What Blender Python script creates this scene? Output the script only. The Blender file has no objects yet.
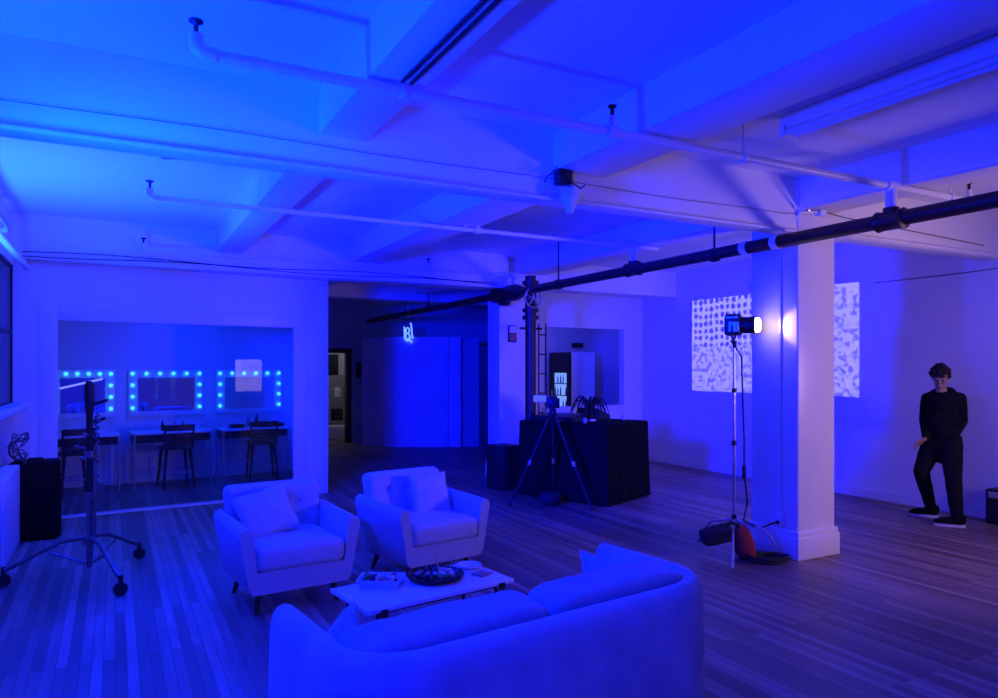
import bpy, bmesh, math, random
from mathutils import Vector, Matrix, noise, Quaternion
random.seed(7)
S = bpy.context.scene
COL = S.collection
PI = math.pi
def D(a): return math.radians(a)

# ------------------------------------------------------------------ materials
def new_mat(name):
    m = bpy.data.materials.new(name); m.use_nodes = True
    return m, m.node_tree.nodes, m.node_tree.links, m.node_tree.nodes['Principled BSDF']

def mat(name, col, rough=0.6, metal=0.0, var=0.06, scale=6.0, bump=0.0, bscale=40.0, spec=0.5, sheen=0.0):
    m, N, L, P = new_mat(name)
    P.inputs['Roughness'].default_value = rough
    P.inputs['Metallic'].default_value = metal
    P.inputs['Specular IOR Level'].default_value = spec
    if sheen:
        P.inputs['Sheen Weight'].default_value = sheen
        P.inputs['Sheen Roughness'].default_value = 0.5
    tc = N.new('ShaderNodeTexCoord')
    nz = N.new('ShaderNodeTexNoise'); nz.inputs['Scale'].default_value = scale; nz.inputs['Detail'].default_value = 5
    L.new(tc.outputs['Object'], nz.inputs['Vector'])
    rp = N.new('ShaderNodeValToRGB')
    a = [max(0, c * (1 - var)) for c in col]; b = [min(1, c * (1 + var)) for c in col]
    rp.color_ramp.elements[0].position = 0.3; rp.color_ramp.elements[1].position = 0.7
    rp.color_ramp.elements[0].color = (*a, 1); rp.color_ramp.elements[1].color = (*b, 1)
    L.new(nz.outputs['Fac'], rp.inputs['Fac']); L.new(rp.outputs['Color'], P.inputs['Base Color'])
    if bump:
        n2 = N.new('ShaderNodeTexNoise'); n2.inputs['Scale'].default_value = bscale; n2.inputs['Detail'].default_value = 4
        L.new(tc.outputs['Object'], n2.inputs['Vector'])
        bp = N.new('ShaderNodeBump'); bp.inputs['Strength'].default_value = bump; bp.inputs['Distance'].default_value = 0.01
        L.new(n2.outputs['Fac'], bp.inputs['Height']); L.new(bp.outputs['Normal'], P.inputs['Normal'])
    return m

def emit(name, col, strength, base=(0.8, 0.8, 0.8)):
    m, N, L, P = new_mat(name)
    P.inputs['Base Color'].default_value = (*base, 1)
    P.inputs['Emission Color'].default_value = (*col, 1)
    P.inputs['Emission Strength'].default_value = strength
    return m

def glass_mat(name, tint=(1, 1, 1), boost=1.0):
    m = bpy.data.materials.new(name); m.use_nodes = True
    N, L = m.node_tree.nodes, m.node_tree.links
    N.remove(N['Principled BSDF'])
    out = N['Material Output']
    t = N.new('ShaderNodeBsdfTransparent'); t.inputs['Color'].default_value = (*tint, 1)
    g = N.new('ShaderNodeBsdfGlossy'); g.inputs['Roughness'].default_value = 0.0
    f = N.new('ShaderNodeFresnel'); f.inputs['IOR'].default_value = 1.5
    mx = N.new('ShaderNodeMixShader')
    L.new(f.outputs['Fac'], mx.inputs['Fac']); L.new(t.outputs[0], mx.inputs[1]); L.new(g.outputs[0], mx.inputs[2])
    L.new(mx.outputs[0], out.inputs['Surface'])
    return m

def wood_floor():
    m, N, L, P = new_mat('worn_plank_floor')
    tc = N.new('ShaderNodeTexCoord')
    mp = N.new('ShaderNodeMapping'); mp.inputs['Rotation'].default_value = (0, 0, D(90))
    L.new(tc.outputs['Object'], mp.inputs['Vector'])
    br = N.new('ShaderNodeTexBrick')
    br.offset = 0.37; br.squash = 1.0
    br.inputs['Scale'].default_value = 1.0
    br.inputs['Brick Width'].default_value = 2.3; br.inputs['Row Height'].default_value = 0.058
    br.inputs['Mortar Size'].default_value = 0.0028; br.inputs['Mortar Smooth'].default_value = 0.4
    br.inputs['Bias'].default_value = 0.0
    br.inputs['Color1'].default_value = (0.16, 0.16, 0.16, 1); br.inputs['Color2'].default_value = (0.95, 0.95, 0.95, 1)
    br.inputs['Mortar'].default_value = (0.0, 0.0, 0.0, 1)
    L.new(mp.outputs[0], br.inputs['Vector'])
    # streaky grain along the boards
    m2 = N.new('ShaderNodeMapping'); m2.inputs['Scale'].default_value = (34, 1.6, 1)
    L.new(tc.outputs['Object'], m2.inputs['Vector'])
    gr = N.new('ShaderNodeTexNoise'); gr.inputs['Scale'].default_value = 1.0; gr.inputs['Detail'].default_value = 6; gr.inputs['Roughness'].default_value = 0.65
    L.new(m2.outputs[0], gr.inputs['Vector'])
    # broad wear patches
    wr = N.new('ShaderNodeTexNoise'); wr.inputs['Scale'].default_value = 0.9; wr.inputs['Detail'].default_value = 6
    L.new(tc.outputs['Object'], wr.inputs['Vector'])
    a1 = N.new('ShaderNodeMix'); a1.data_type = 'RGBA'; a1.inputs['Factor'].default_value = 0.5
    L.new(br.outputs['Color'], a1.inputs[6]); L.new(gr.outputs['Fac'], a1.inputs[7])
    a2 = N.new('ShaderNodeMix'); a2.data_type = 'RGBA'; a2.inputs['Factor'].default_value = 0.3
    L.new(a1.outputs[2], a2.inputs[6]); L.new(wr.outputs['Fac'], a2.inputs[7])
    rp = N.new('ShaderNodeValToRGB')
    e = rp.color_ramp.elements
    e[0].position = 0.16; e[0].color = (0.012, 0.008, 0.006, 1)
    e[1].position = 0.78; e[1].color = (0.54, 0.37, 0.28, 1)
    q = e.new(0.36); q.color = (0.135, 0.086, 0.062, 1)
    q = e.new(0.55); q.color = (0.26, 0.17, 0.125, 1)
    L.new(a2.outputs[2], rp.inputs['Fac']); L.new(rp.outputs['Color'], P.inputs['Base Color'])
    rr = N.new('ShaderNodeMapRange'); rr.inputs['To Min'].default_value = 0.32; rr.inputs['To Max'].default_value = 0.62
    L.new(gr.outputs['Fac'], rr.inputs['Value']); L.new(rr.outputs[0], P.inputs['Roughness'])
    bp = N.new('ShaderNodeBump'); bp.inputs['Strength'].default_value = 0.35; bp.inputs['Distance'].default_value = 0.004
    L.new(a1.outputs[2], bp.inputs['Height']); L.new(bp.outputs['Normal'], P.inputs['Normal'])
    return m

def facade_mat():
    m, N, L, P = new_mat('lit_city_facade')
    tc = N.new('ShaderNodeTexCoord')
    mp = N.new('ShaderNodeMapping'); mp.inputs['Rotation'].default_value = (D(90), 0, 0)
    L.new(tc.outputs['Object'], mp.inputs['Vector'])
    br = N.new('ShaderNodeTexBrick'); br.offset = 0.0
    br.inputs['Scale'].default_value = 1.0; br.inputs['Brick Width'].default_value = 0.5; br.inputs['Row Height'].default_value = 0.42
    br.inputs['Mortar Size'].default_value = 0.13
    br.inputs['Color1'].default_value = (0.0, 0.0, 0.0, 1); br.inputs['Color2'].default_value = (1.0, 0.62, 0.3, 1)
    br.inputs['Mortar'].default_value = (0.04, 0.05, 0.09, 1)
    L.new(mp.outputs[0], br.inputs['Vector'])
    P.inputs['Base Color'].default_value = (0.1, 0.1, 0.12, 1)
    L.new(br.outputs['Color'], P.inputs['Emission Color']); P.inputs['Emission Strength'].default_value = 1.2
    return m

M = {}
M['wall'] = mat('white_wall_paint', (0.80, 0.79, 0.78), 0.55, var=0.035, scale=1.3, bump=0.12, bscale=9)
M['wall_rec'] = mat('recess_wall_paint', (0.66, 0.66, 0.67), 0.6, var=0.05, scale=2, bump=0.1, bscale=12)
M['ceil'] = mat('white_ceiling_paint', (0.80, 0.80, 0.80), 0.6, var=0.05, scale=1.1, bump=0.15, bscale=5)
M['beam'] = mat('white_beam_paint', (0.80, 0.795, 0.785), 0.5, var=0.04, scale=2.0, bump=0.18, bscale=6)
M['column'] = mat('glossy_column_paint', (0.82, 0.79, 0.76), 0.34, var=0.03, scale=3.0, bump=0.10, bscale=14)
M['trim'] = mat('white_trim_paint', (0.78, 0.78, 0.78), 0.4, var=0.03)
M['floor'] = wood_floor()
M['pipe_white'] = mat('white_pipe_paint', (0.78, 0.78, 0.78), 0.35, var=0.05, scale=12)
M['pipe_dark'] = mat('dark_maroon_pipe', (0.055, 0.012, 0.012), 0.45, var=0.25, scale=9, bump=0.1)
M['iron'] = mat('dark_iron', (0.03, 0.03, 0.034), 0.5, 0.6, var=0.2, scale=14)
M['black'] = mat('black_plastic', (0.012, 0.012, 0.013), 0.5, var=0.2, scale=18)
M['cable'] = mat('black_cable_rubber', (0.010, 0.010, 0.011), 0.6, var=0.1)
M['cloth_black'] = mat('black_tablecloth', (0.008, 0.008, 0.009), 0.95, var=0.2, scale=9, bump=0.2, bscale=30, spec=0.1)
M['chrome'] = mat('brushed_steel', (0.62, 0.62, 0.64), 0.28, 1.0, var=0.05, scale=30)
M['fabric'] = mat('light_grey_weave', (0.46, 0.45, 0.46), 0.9, var=0.06, scale=22, bump=0.25, bscale=240, spec=0.2, sheen=0.15)
M['fabric_cush'] = mat('grey_cushion_weave', (0.50, 0.49, 0.50), 0.9, var=0.06, scale=18, bump=0.25, bscale=200, spec=0.2, sheen=0.15)
M['velvet'] = mat('pale_grey_velvet', (0.50, 0.49, 0.50), 0.85, var=0.16, scale=5, bump=0.15, bscale=120, spec=0.2, sheen=0.25)
M['velvet_cush'] = mat('grey_velvet_cushion', (0.40, 0.40, 0.41), 0.85, var=0.1, scale=7, bump=0.2, bscale=90, spec=0.2, sheen=0.25)
M['wood_dark'] = mat('dark_stained_wood', (0.022, 0.014, 0.010), 0.45, var=0.3, scale=9)
M['table_white'] = mat('white_lacquer', (0.85, 0.86, 0.87), 0.22, var=0.03, scale=8)
M['mirror'] = mat('mirror_silver', (0.86, 0.88, 0.9), 0.02, 1.0, var=0.0)
M['bulb'] = emit('cool_vanity_bulb', (0.05, 0.60, 1.0), 1.8)
M['glass'] = glass_mat('clear_glass', (0.93, 0.95, 0.97))
M['glass_dark'] = mat('night_window_glass', (0.05, 0.05, 0.08), 0.35, var=0.1)
M['pane_clear'] = glass_mat('clear_pane', (0.95, 0.96, 0.97))
M['facade'] = facade_mat()
M['pale_sky'] = emit('pale_dusk_sky', (0.55, 0.58, 1.0), 1.2)
M['neon'] = emit('pale_neon_tube', (0.16, 0.36, 1.0), 1.3)
M['lens'] = emit('tungsten_lens', (1.0, 0.74, 0.42), 8.0)
M['fridge_glow'] = emit('fridge_interior_light', (0.22, 0.45, 0.95), 0.75)
M['fridge_side'] = mat('white_fridge_enamel', (0.74, 0.74, 0.76), 0.35, var=0.03)
M['red'] = mat('red_canvas', (0.30, 0.025, 0.02), 0.85, var=0.15, scale=14, bump=0.2)
M['dark_canvas'] = mat('black_canvas_bag', (0.018, 0.014, 0.02), 0.85, var=0.2, scale=14, bump=0.2)
M['skin'] = mat('warm_skin', (0.42, 0.25, 0.18), 0.55, var=0.06, scale=10)
M['hoodie'] = mat('black_hoodie_cotton', (0.008, 0.008, 0.009), 0.95, var=0.2, scale=10, bump=0.3, bscale=30, spec=0.15)
M['jeans'] = mat('black_denim', (0.010, 0.010, 0.012), 0.9, var=0.2, scale=12, bump=0.3, bscale=40, spec=0.15)
M['hair'] = mat('dark_brown_hair', (0.006, 0.004, 0.003), 0.8, var=0.3, scale=30, bump=0.5, bscale=80)
M['sole'] = mat('pale_rubber_sole', (0.62, 0.60, 0.57), 0.6, var=0.08)
M['eye'] = mat('dark_eye', (0.02, 0.015, 0.012), 0.2, var=0.1)
M['jar'] = mat('white_jar', (0.75, 0.75, 0.75), 0.4)
M['grey'] = mat('grey_panel', (0.35, 0.35, 0.36), 0.6, var=0.1)
M['food_a'] = mat('pale_cheese_bits', (0.75, 0.62, 0.40), 0.5, var=0.2, scale=40)
M['food_b'] = mat('dark_berry', (0.10, 0.02, 0.04), 0.35, var=0.3, scale=40)
M['food_c'] = mat('pink_meat', (0.55, 0.18, 0.14), 0.5, var=0.25, scale=40)
M['food_d'] = mat('green_leaf', (0.16, 0.30, 0.07), 0.5, var=0.3, scale=40)
M['clear_plastic'] = mat('frosted_plastic_tray', (0.72, 0.76, 0.80), 0.25, var=0.03)
M['screen_paint'] = mat('white_screen_surface', (0.86, 0.86, 0.86), 0.7, var=0.02)
M['bar_glow'] = emit('pale_bar_glow', (0.30, 0.34, 1.0), 0.8)  # glow put into the colour of the stand's pale bar, not a lamp
M['monitor'] = emit('pale_monitor_screen', (0.10, 0.12, 0.9), 0.7)
M['steel_dark'] = mat('dull_dark_steel', (0.20, 0.20, 0.21), 0.38, 0.9, var=0.1, scale=20)
M['matte_black'] = mat('matte_black_grille', (0.006, 0.006, 0.007), 0.9, var=0.2, scale=40, spec=0.1)
M['alarm_red'] = mat('faded_red_plastic', (0.45, 0.10, 0.08), 0.5)

# ------------------------------------------------------------------ mesh helpers
def BM(): return bmesh.new()

def box(b, x0, x1, y0, y1, z0, z1, T=None):
    vs = [b.verts.new(Vector(p)) for p in ((x0,y0,z0),(x1,y0,z0),(x1,y1,z0),(x0,y1,z0),(x0,y0,z1),(x1,y0,z1),(x1,y1,z1),(x0,y1,z1))]
    if T is not None:
        for v in vs: v.co = T @ v.co
    for f in ((0,3,2,1),(4,5,6,7),(0,1,5,4),(1,2,6,5),(2,3,7,6),(3,0,4,7)):
        b.faces.new([vs[i] for i in f])
    return vs

def merge(b, b2, T=None):
    if T is not None: bmesh.ops.transform(b2, matrix=T, verts=b2.verts)
    me = bpy.data.meshes.new('tmp'); b2.to_mesh(me); b2.free(); b.from_mesh(me); bpy.data.meshes.remove(me)

def rbox(b, x0, x1, y0, y1, z0, z1, r=0.02, seg=3, T=None):
    t = BM(); box(t, x0, x1, y0, y1, z0, z1)
    bmesh.ops.bevel(t, geom=t.edges[:] , offset=r, segments=seg, profile=0.5, affect='EDGES')
    merge(b, t, T)

def prism(b, pts, z0, z1, T=None):
    lo = [b.verts.new((x, y, z0)) for x, y in pts]; hi = [b.verts.new((x, y, z1)) for x, y in pts]
    n = len(pts)
    b.faces.new(lo[::-1]); b.faces.new(hi)
    for i in range(n): b.faces.new((lo[i], lo[(i+1) % n], hi[(i+1) % n], hi[i]))
    if T is not None:
        for v in lo + hi: v.co = T @ v.co

def tube(b, pts, r, seg=10, closed=False):
    P = [Vector(p) for p in pts]
    n = len(P)
    R = r if isinstance(r, (list, tuple)) else [r] * n
    tans = []
    for i in range(n):
        if closed: t = P[(i+1) % n] - P[i-1]
        elif i == 0: t = P[1] - P[0]
        elif i == n-1: t = P[-1] - P[-2]
        else: t = (P[i+1] - P[i]).normalized() + (P[i] - P[i-1]).normalized()
        if t.length < 1e-9: t = Vector((0, 0, 1))
        tans.append(t.normalized())
    up = Vector((0, 0, 1)) if abs(tans[0].z) < 0.9 else Vector((1, 0, 0))
    nrm = tans[0].cross(up).normalized()
    rings = []
    for i in range(n):
        if i:
            q = tans[i-1].rotation_difference(tans[i]); nrm = q @ nrm
            nrm = (nrm - tans[i] * nrm.dot(tans[i])).normalized()
        bn = tans[i].cross(nrm)
        rings.append([b.verts.new(P[i] + (nrm * math.cos(2*PI*k/seg) + bn * math.sin(2*PI*k/seg)) * R[i]) for k in range(seg)])
    m = n if closed else n - 1
    for i in range(m):
        A, B2 = rings[i], rings[(i+1) % n]
        for k in range(seg): b.faces.new((A[k], A[(k+1) % seg], B2[(k+1) % seg], B2[k]))
    if not closed:
        b.faces.new(rings[0][::-1]); b.faces.new(rings[-1])

def lathe(b, prof, o=(0, 0, 0), seg=24, T=None):
    rings = []
    for r, z in prof:
        if r < 1e-6: v = b.verts.new((0, 0, z)); rings.append([v])
        else: rings.append([b.verts.new((r*math.cos(2*PI*k/seg), r*math.sin(2*PI*k/seg), z)) for k in range(seg)])
    for A, B2 in zip(rings, rings[1:]):
        if len(A) == 1 and len(B2) == 1: continue
        for k in range(seg):
            a, c = A[k % len(A)], A[(k+1) % len(A)]; d, e = B2[k % len(B2)], B2[(k+1) % len(B2)]
            q = []
            for v in (a, c, e, d):
                if v not in q: q.append(v)
            if len(q) >= 3: b.faces.new(q)
    if len(rings[0]) > 1: b.faces.new(rings[0][::-1])
    if len(rings[-1]) > 1: b.faces.new(rings[-1])
    X = Matrix.Translation(o) @ (T if T is not None else Matrix())
    for rg in rings:
        for v in rg: v.co = X @ v.co

def ball(b, c, r, sub=2, scale=(1, 1, 1), rot=None):
    t = BM(); bmesh.ops.create_icosphere(t, subdivisions=sub, radius=r)
    Mx = Matrix.Translation(c) @ (rot.to_matrix().to_4x4() if rot else Matrix()) @ Matrix.Diagonal((*scale, 1))
    merge(b, t, Mx)

def spow(v, e): return math.copysign(abs(v) ** e, v)

def sellipsoid(b, c, hx, hy, hz, e1=0.5, e2=0.3, nu=36, nv=18, wr=0.0, seed=0, T=None):
    rows = []
    for i in range(nv + 1):
        v = -PI/2 + PI * i / nv
        cv, sv = spow(math.cos(v), e1), spow(math.sin(v), e1)
        if i in (0, nv): rows.append([Vector((0, 0, hz * sv))]); continue
        rows.append([Vector((hx * cv * spow(math.cos(2*PI*k/nu), e2), hy * cv * spow(math.sin(2*PI*k/nu), e2), hz * sv)) for k in range(nu)])
    out = []
    for rw in rows:
        o = []
        for p in rw:
            if wr:
                w = noise.noise(p * 5 + Vector((seed, 0, 0))) * wr + noise.noise(Vector((p.x*22, p.y*6, p.z*9 + seed))) * wr * 0.5
                p = p * (1 + w / max(0.05, p.length))
            p = Vector(c) + p
            if T is not None: p = T @ p
            o.append(b.verts.new(p))
        out.append(o)
    for A, B2 in zip(out, out[1:]):
        for k in range(nu):
            q = []
            for v in (A[k % len(A)], A[(k+1) % len(A)], B2[(k+1) % len(B2)], B2[k % len(B2)]):
                if v not in q: q.append(v)
            if len(q) >= 3: b.faces.new(q)

def pillow(b, w, h, t, T=None, seed=0, n=18):
    """square scatter cushion standing in the xz plane, thickness along y"""
    def pt(u, v, s):
        k = (max(0, (1-u*u)) * max(0, (1-v*v))) ** 0.42
        pin = 1 - 0.07 * (1 - abs(u*v)) * (max(abs(u), abs(v)) ** 3)
        w_ = noise.noise(Vector((u*2.2, v*2.2, seed))) * 0.18
        return Vector((u*w/2*pin, s * t/2 * k * (1 + w_), v*h/2*pin))
    F, B2 = {}, {}
    for i in range(n+1):
        for j in range(n+1):
            u, v = -1 + 2*i/n, -1 + 2*j/n
            edge = i in (0, n) or j in (0, n)
            p = pt(u, v, -1); F[i, j] = b.verts.new(T @ p if T is not None else p)
            if edge: B2[i, j] = F[i, j]
            else:
                p = pt(u, v, 1); B2[i, j] = b.verts.new(T @ p if T is not None else p)
    for i in range(n):
        for j in range(n):
            b.faces.new((F[i, j], F[i+1, j], F[i+1, j+1], F[i, j+1]))
            b.faces.new((B2[i, j], B2[i, j+1], B2[i+1, j+1], B2[i+1, j]))

def obj(name, b, m, parent=None, smooth=True, loc=None, rotz=None, ang=40):
    bmesh.ops.recalc_face_normals(b, faces=b.faces)
    me = bpy.data.meshes.new(name); b.to_mesh(me); b.free()
    if m is not None: me.materials.append(M[m] if isinstance(m, str) else m)
    if smooth:
        for p in me.polygons: p.use_smooth = True
        try: me.set_sharp_from_angle(angle=D(ang))
        except Exception: pass
    o = bpy.data.objects.new(name, me); COL.objects.link(o)
    if parent is not None: o.parent = parent
    if loc is not None: o.location = loc
    if rotz is not None: o.rotation_euler = (0, 0, rotz)
    return o

def tag(o, label, cat, group=None):
    o['label'] = label; o['category'] = cat
    if group: o['group'] = group
    return o

def thing(name, label, cat, loc=(0, 0, 0), rotz=0, group=None):
    o = bpy.data.objects.new(name, None); COL.objects.link(o)
    o.empty_display_size = 0.1
    o.location = loc; o.rotation_euler = (0, 0, rotz)
    return tag(o, label, cat, group)

def struct(name, b, m, parent=None, smooth=False, loc=None, rotz=None):
    o = obj(name, b, m, parent, smooth, loc, rotz)
    if parent is None: o['kind'] = 'structure'
    return o

def dup(root, loc, rotz, label, group=None):
    r = root.copy(); COL.objects.link(r); r.location = loc; r.rotation_euler = (0, 0, rotz)
    r['label'] = label
    if group: r['group'] = group
    for ch in list(root.children):
        c = ch.copy(); COL.objects.link(c); c.parent = r
        for g in ch.children:
            d = g.copy(); COL.objects.link(d); d.parent = c
    return r

def remesh(o, voxel, smooth_it=4):
    md = o.modifiers.new('r', 'REMESH'); md.mode = 'VOXEL'; md.voxel_size = voxel; md.use_smooth_shade = True
    if smooth_it:
        ms = o.modifiers.new('s', 'SMOOTH'); ms.iterations = smooth_it; ms.factor = 0.5
    dg = bpy.context.evaluated_depsgraph_get(); dg.update()
    me = bpy.data.meshes.new_from_object(o.evaluated_get(dg))
    mats = [m for m in o.data.materials]
    o.modifiers.clear(); o.data = me
    if not me.materials and mats: me.materials.append(mats[0])
    for p in me.polygons: p.use_smooth = True
    return o

# ------------------------------------------------------------------ setting
CEIL = 3.28
b = BM(); box(b, -1.2, 9.7, -3.6, 18.6, -0.12, 0); struct('floor', b, 'floor')
b = BM(); box(b, -1.2, 9.7, -3.6, 18.6, CEIL, CEIL + 0.12); struct('ceiling', b, 'ceil')

# main beams across the room and the secondary beams running away from the camera
def beam(x0, x1, y0, y1, z0, z1=CEIL + 0.02):
    b = BM(); rbox(b, x0, x1, y0, y1, z0, z1, 0.012, 2); return struct('ceiling_beam', b, 'beam', smooth=True)
beam(-0.96, 8.44, 4.2, 4.39, 2.82)
beam(-0.96, 5.0, 9.02, 9.5, 2.80)
beam(5.0, 8.44, 9.32, 9.72, 2.86)
beam(-0.96, 8.44, -1.7, -1.25, 2.82)
for x0, x1 in ((1.05, 1.34), (2.68, 3.12), (5.175, 5.60)):
    for y0, y1 in ((-1.25, 4.2), (4.39, 9.02)):
        beam(x0, x1, y0, y1, 3.02)
for x0, x1 in ((2.68, 3.12), (4.9, 5.3)):
    beam(x0, x1, 9.5, 15.5, 3.02)
beam(2.6, 8.6, 12.4, 12.8, 2.9)

# left wall with a long window and deep sill
b = BM()
box(b, -1.1, -0.95, -3.4, 4.4, 0, CEIL); box(b, -1.1, -0.95, 9.12, 9.6, 0, CEIL)
box(b, -1.1, -0.95, 4.4, 9.12, 0, 1.26); box(b, -1.1, -0.95, 4.4, 9.12, 2.74, CEIL)
struct('wall_left', b, 'wall')
b = BM()
for y in (4.4, 5.95, 7.5, 9.07): box(b, -1.06, -0.955, y, y + 0.05, 1.26, 2.74)
for z in (1.26, 2.0, 2.70): box(b, -1.06, -0.96, 4.4, 9.12, z, z + 0.04)
w = struct('window_1', b, 'iron')
b = BM(); box(b, -0.985, -0.97, 4.42, 9.11, 1.28, 2.72); obj('pane', b, 'glass_dark', w, smooth=False)
b = BM(); rbox(b, -0.96, -0.79, 4.3, 8.98, 1.22, 1.29, 0.02); struct('trim_1', b, 'trim', smooth=True)

# rear wall behind the camera, with the window that lights the near faces
RX0, RX1, RZ0, RZ1 = 5.42, 6.30, 0.90, 1.95
b = BM()
box(b, -1.1, RX0, -3.5, -3.35, 0, CEIL); box(b, RX1, 8.55, -3.5, -3.35, 0, CEIL)
box(b, RX0, RX1, -3.5, -3.35, 0, RZ0); box(b, RX0, RX1, -3.5, -3.35, RZ1, CEIL)
struct('wall_rear', b, 'wall')
b = BM()
for x in (RX0, RX1 - 0.04): box(b, x, x + 0.04, -3.47, -3.38, RZ0, RZ1)
for z in (RZ0, RZ1 - 0.04): box(b, RX0, RX1, -3.47, -3.38, z, z + 0.04)
w = struct('window_2', b, 'trim')
b = BM(); box(b, RX0 + 0.03, RX1 - 0.03, -3.43, -3.42, RZ0 + 0.03, RZ1 - 0.03); obj('pane', b, 'pane_clear', w, smooth=False)
b = BM(); box(b, 0.0, 12.0, -7.2, -7.0, -3, 1.35); box(b, 6.9, 8.2, -7.2, -7.0, 1.35, 2.6); struct('city_facade', b, 'facade')
b = BM(); box(b, -4, 14, -9.2, -9.0, -3, 9); struct('dusk_sky', b, 'pale_sky')

# right wall and base
b = BM(); box(b, 8.43, 8.55, -3.4, 10.32, 0, CEIL); struct('wall_right', b, 'wall')
b = BM(); box(b, 8.405, 8.43, -3.35, 10.2, 0, 0.11); struct('baseboard_right', b, 'trim')
# thin ledge line / cable trunking along the right wall
b = BM(); tube(b, [(8.424, 5.7, 2.72), (8.424, 4.7, 2.72), (8.424, 3.0, 2.76)], 0.004, 6)
tag(obj('wall_cable', b, 'cable'), 'thin dark cable running along the top of the right wall', 'cable')

# kitchen front wall with a wide opening
b = BM()
box(b, 5.36, 6.34, 10.2, 10.34, 0, CEIL); box(b, 8.02, 8.5, 10.2, 10.34, 0, CEIL)
box(b, 6.34, 8.02, 10.2, 10.34, 2.34, CEIL); box(b, 6.34, 8.02, 10.2, 10.34, 0, 0.98)
struct('wall_kitchen', b, 'wall')
b = BM(); box(b, 6.30, 8.06, 10.14, 10.36, 0.94, 0.99); struct('trim_2', b, 'trim')
b = BM()
prism(b, [(5.9, 10.34), (6.28, 10.34), (7.25, 13.1), (7.0, 13.1)], 0, CEIL)
box(b, 7.0, 9.5, 13.1, 13.2, 0, CEIL); box(b, 9.35, 9.5, 10.2, 13.1, 0, CEIL)
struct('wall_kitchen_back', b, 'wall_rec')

# columns
def column(x0, x1, y0, y1, top, base):
    b = BM(); rbox(b, x0, x1, y0, y1, 0.0, top, 0.02, 3)
    c = struct('column', b, 'column', smooth=True)
    if base:
        b = BM(); rbox(b, x0 - 0.03, x1 + 0.03, y0 - 0.03, y1 + 0.03, 0.0, 0.20, 0.012, 2)
        rbox(b, x0 - 0.02, x1 + 0.02, y0 - 0.02, y1 + 0.02, 0.19, 0.245, 0.012, 2)
        obj('plinth', b, 'column', c)
    return c
column(5.155, 5.64, 4.185, 4.70, CEIL, True)
column(5.0, 5.48, 9.30, 9.68, CEIL, True)

# dressing room: front wall turned 5 degrees, glazed opening
P0 = Vector((-0.95, 9.12, 0)); DA = D(5)
DR = Matrix.Translation(P0) @ Matrix.Rotation(DA, 4, 'Z')
OX0, OX1, OZ0, OZ1 = 0.37, 3.02, 0.015, 2.20
b = BM()
box(b, 0, OX0, 0, 0.14, 0, CEIL); box(b, OX1, 3.45, 0, 0.14, 0, CEIL); box(b, OX0, OX1, 0, 0.14, OZ1, CEIL); box(b, OX0, OX1, 0, 0.14, 0, OZ0)
prism(b, [(3.45, 0), (3.45, 0.14), (3.72, 2.5), (3.85, 2.5)], 0, CEIL)
o = struct('wall_dressing', b, 'wall', loc=P0, rotz=DA)
b = BM(); box(b, -0.1, 3.85, 2.3, 2.42, 0, CEIL); box(b, -0.12, 0.0, 0.14, 2.4, 0, CEIL)
struct('wall_dressing_back', b, 'wall', loc=P0, rotz=DA)
b = BM(); box(b, 0.0, 3.7, 0.12, 2.35, 2.82, 2.88); struct('ceiling_dressing', b, 'ceil', loc=P0, rotz=DA)
b = BM()
for x0, x1, z0, z1 in ((OX0 - 0.15, OX0 + 0.03, 0, OZ1 + 0.16), (OX1 - 0.03, OX1 + 0.15, 0, OZ1 + 0.16), (OX0 + 0.03, OX1 - 0.03, OZ1 - 0.03, OZ1 + 0.16)):
    rbox(b, x0, x1, -0.008, 0.05, z0, z1, 0.004, 2)
w = struct('window_3', b, 'trim', smooth=True, loc=P0, rotz=DA)
b = BM(); box(b, OX0 + 0.01, OX1 - 0.01, 0.06, 0.066, OZ0, OZ1); obj('pane', b, 'glass', w, smooth=False)

# recess behind
b = BM()
prism(b, [(2.50, 11.9), (2.62, 11.9), (3.2, 15.5), (3.0, 15.5)], 0, CEIL)
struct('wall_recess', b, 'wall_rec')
b = BM()
box(b, 2.9, 3.72, 15.5, 15.62, 0, CEIL); box(b, 4.52, 9.5, 15.5, 15.62, 0, CEIL); box(b, 3.72, 4.52, 15.5, 15.62, 2.0, CEIL)
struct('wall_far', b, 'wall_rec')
b = BM()
box(b, 3.66, 3.74, 15.46, 15.64, 0, 2.06); box(b, 4.50, 4.60, 15.46, 15.64, 0, 2.06); box(b, 3.66, 4.60, 15.46, 15.64, 1.98, 2.08)
struct('door_1', b, 'iron')
b = BM()
box(b, 2.8, 5.6, 17.9, 18.0, 0, CEIL); box(b, 2.8, 2.9, 15.6, 18, 0, CEIL); box(b, 5.5, 5.6, 15.6, 18, 0, CEIL)
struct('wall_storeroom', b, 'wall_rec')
# partition booth
A, B_, C_ = (5.15, 14.18), (6.39, 13.52), (6.93, 13.23)
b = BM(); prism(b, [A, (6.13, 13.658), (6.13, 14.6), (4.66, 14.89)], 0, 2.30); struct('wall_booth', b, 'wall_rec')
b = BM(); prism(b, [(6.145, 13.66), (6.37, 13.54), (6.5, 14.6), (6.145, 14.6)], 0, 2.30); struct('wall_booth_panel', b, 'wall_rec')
b = BM(); prism(b, [(6.42, 13.56), (6.72, 13.40), (7.0, 14.6), (6.52, 14.6)], 0, 2.28); struct('wall_booth_side', b, 'grey')
b = BM(); prism(b, [(6.72, 13.42), (7.1, 13.22), (7.2, 14.6), (7.0, 14.6)], 0, 2.12); struct('door_gap_dark', b, 'black')  # solid black block painting the darkness of an open door gap

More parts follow.
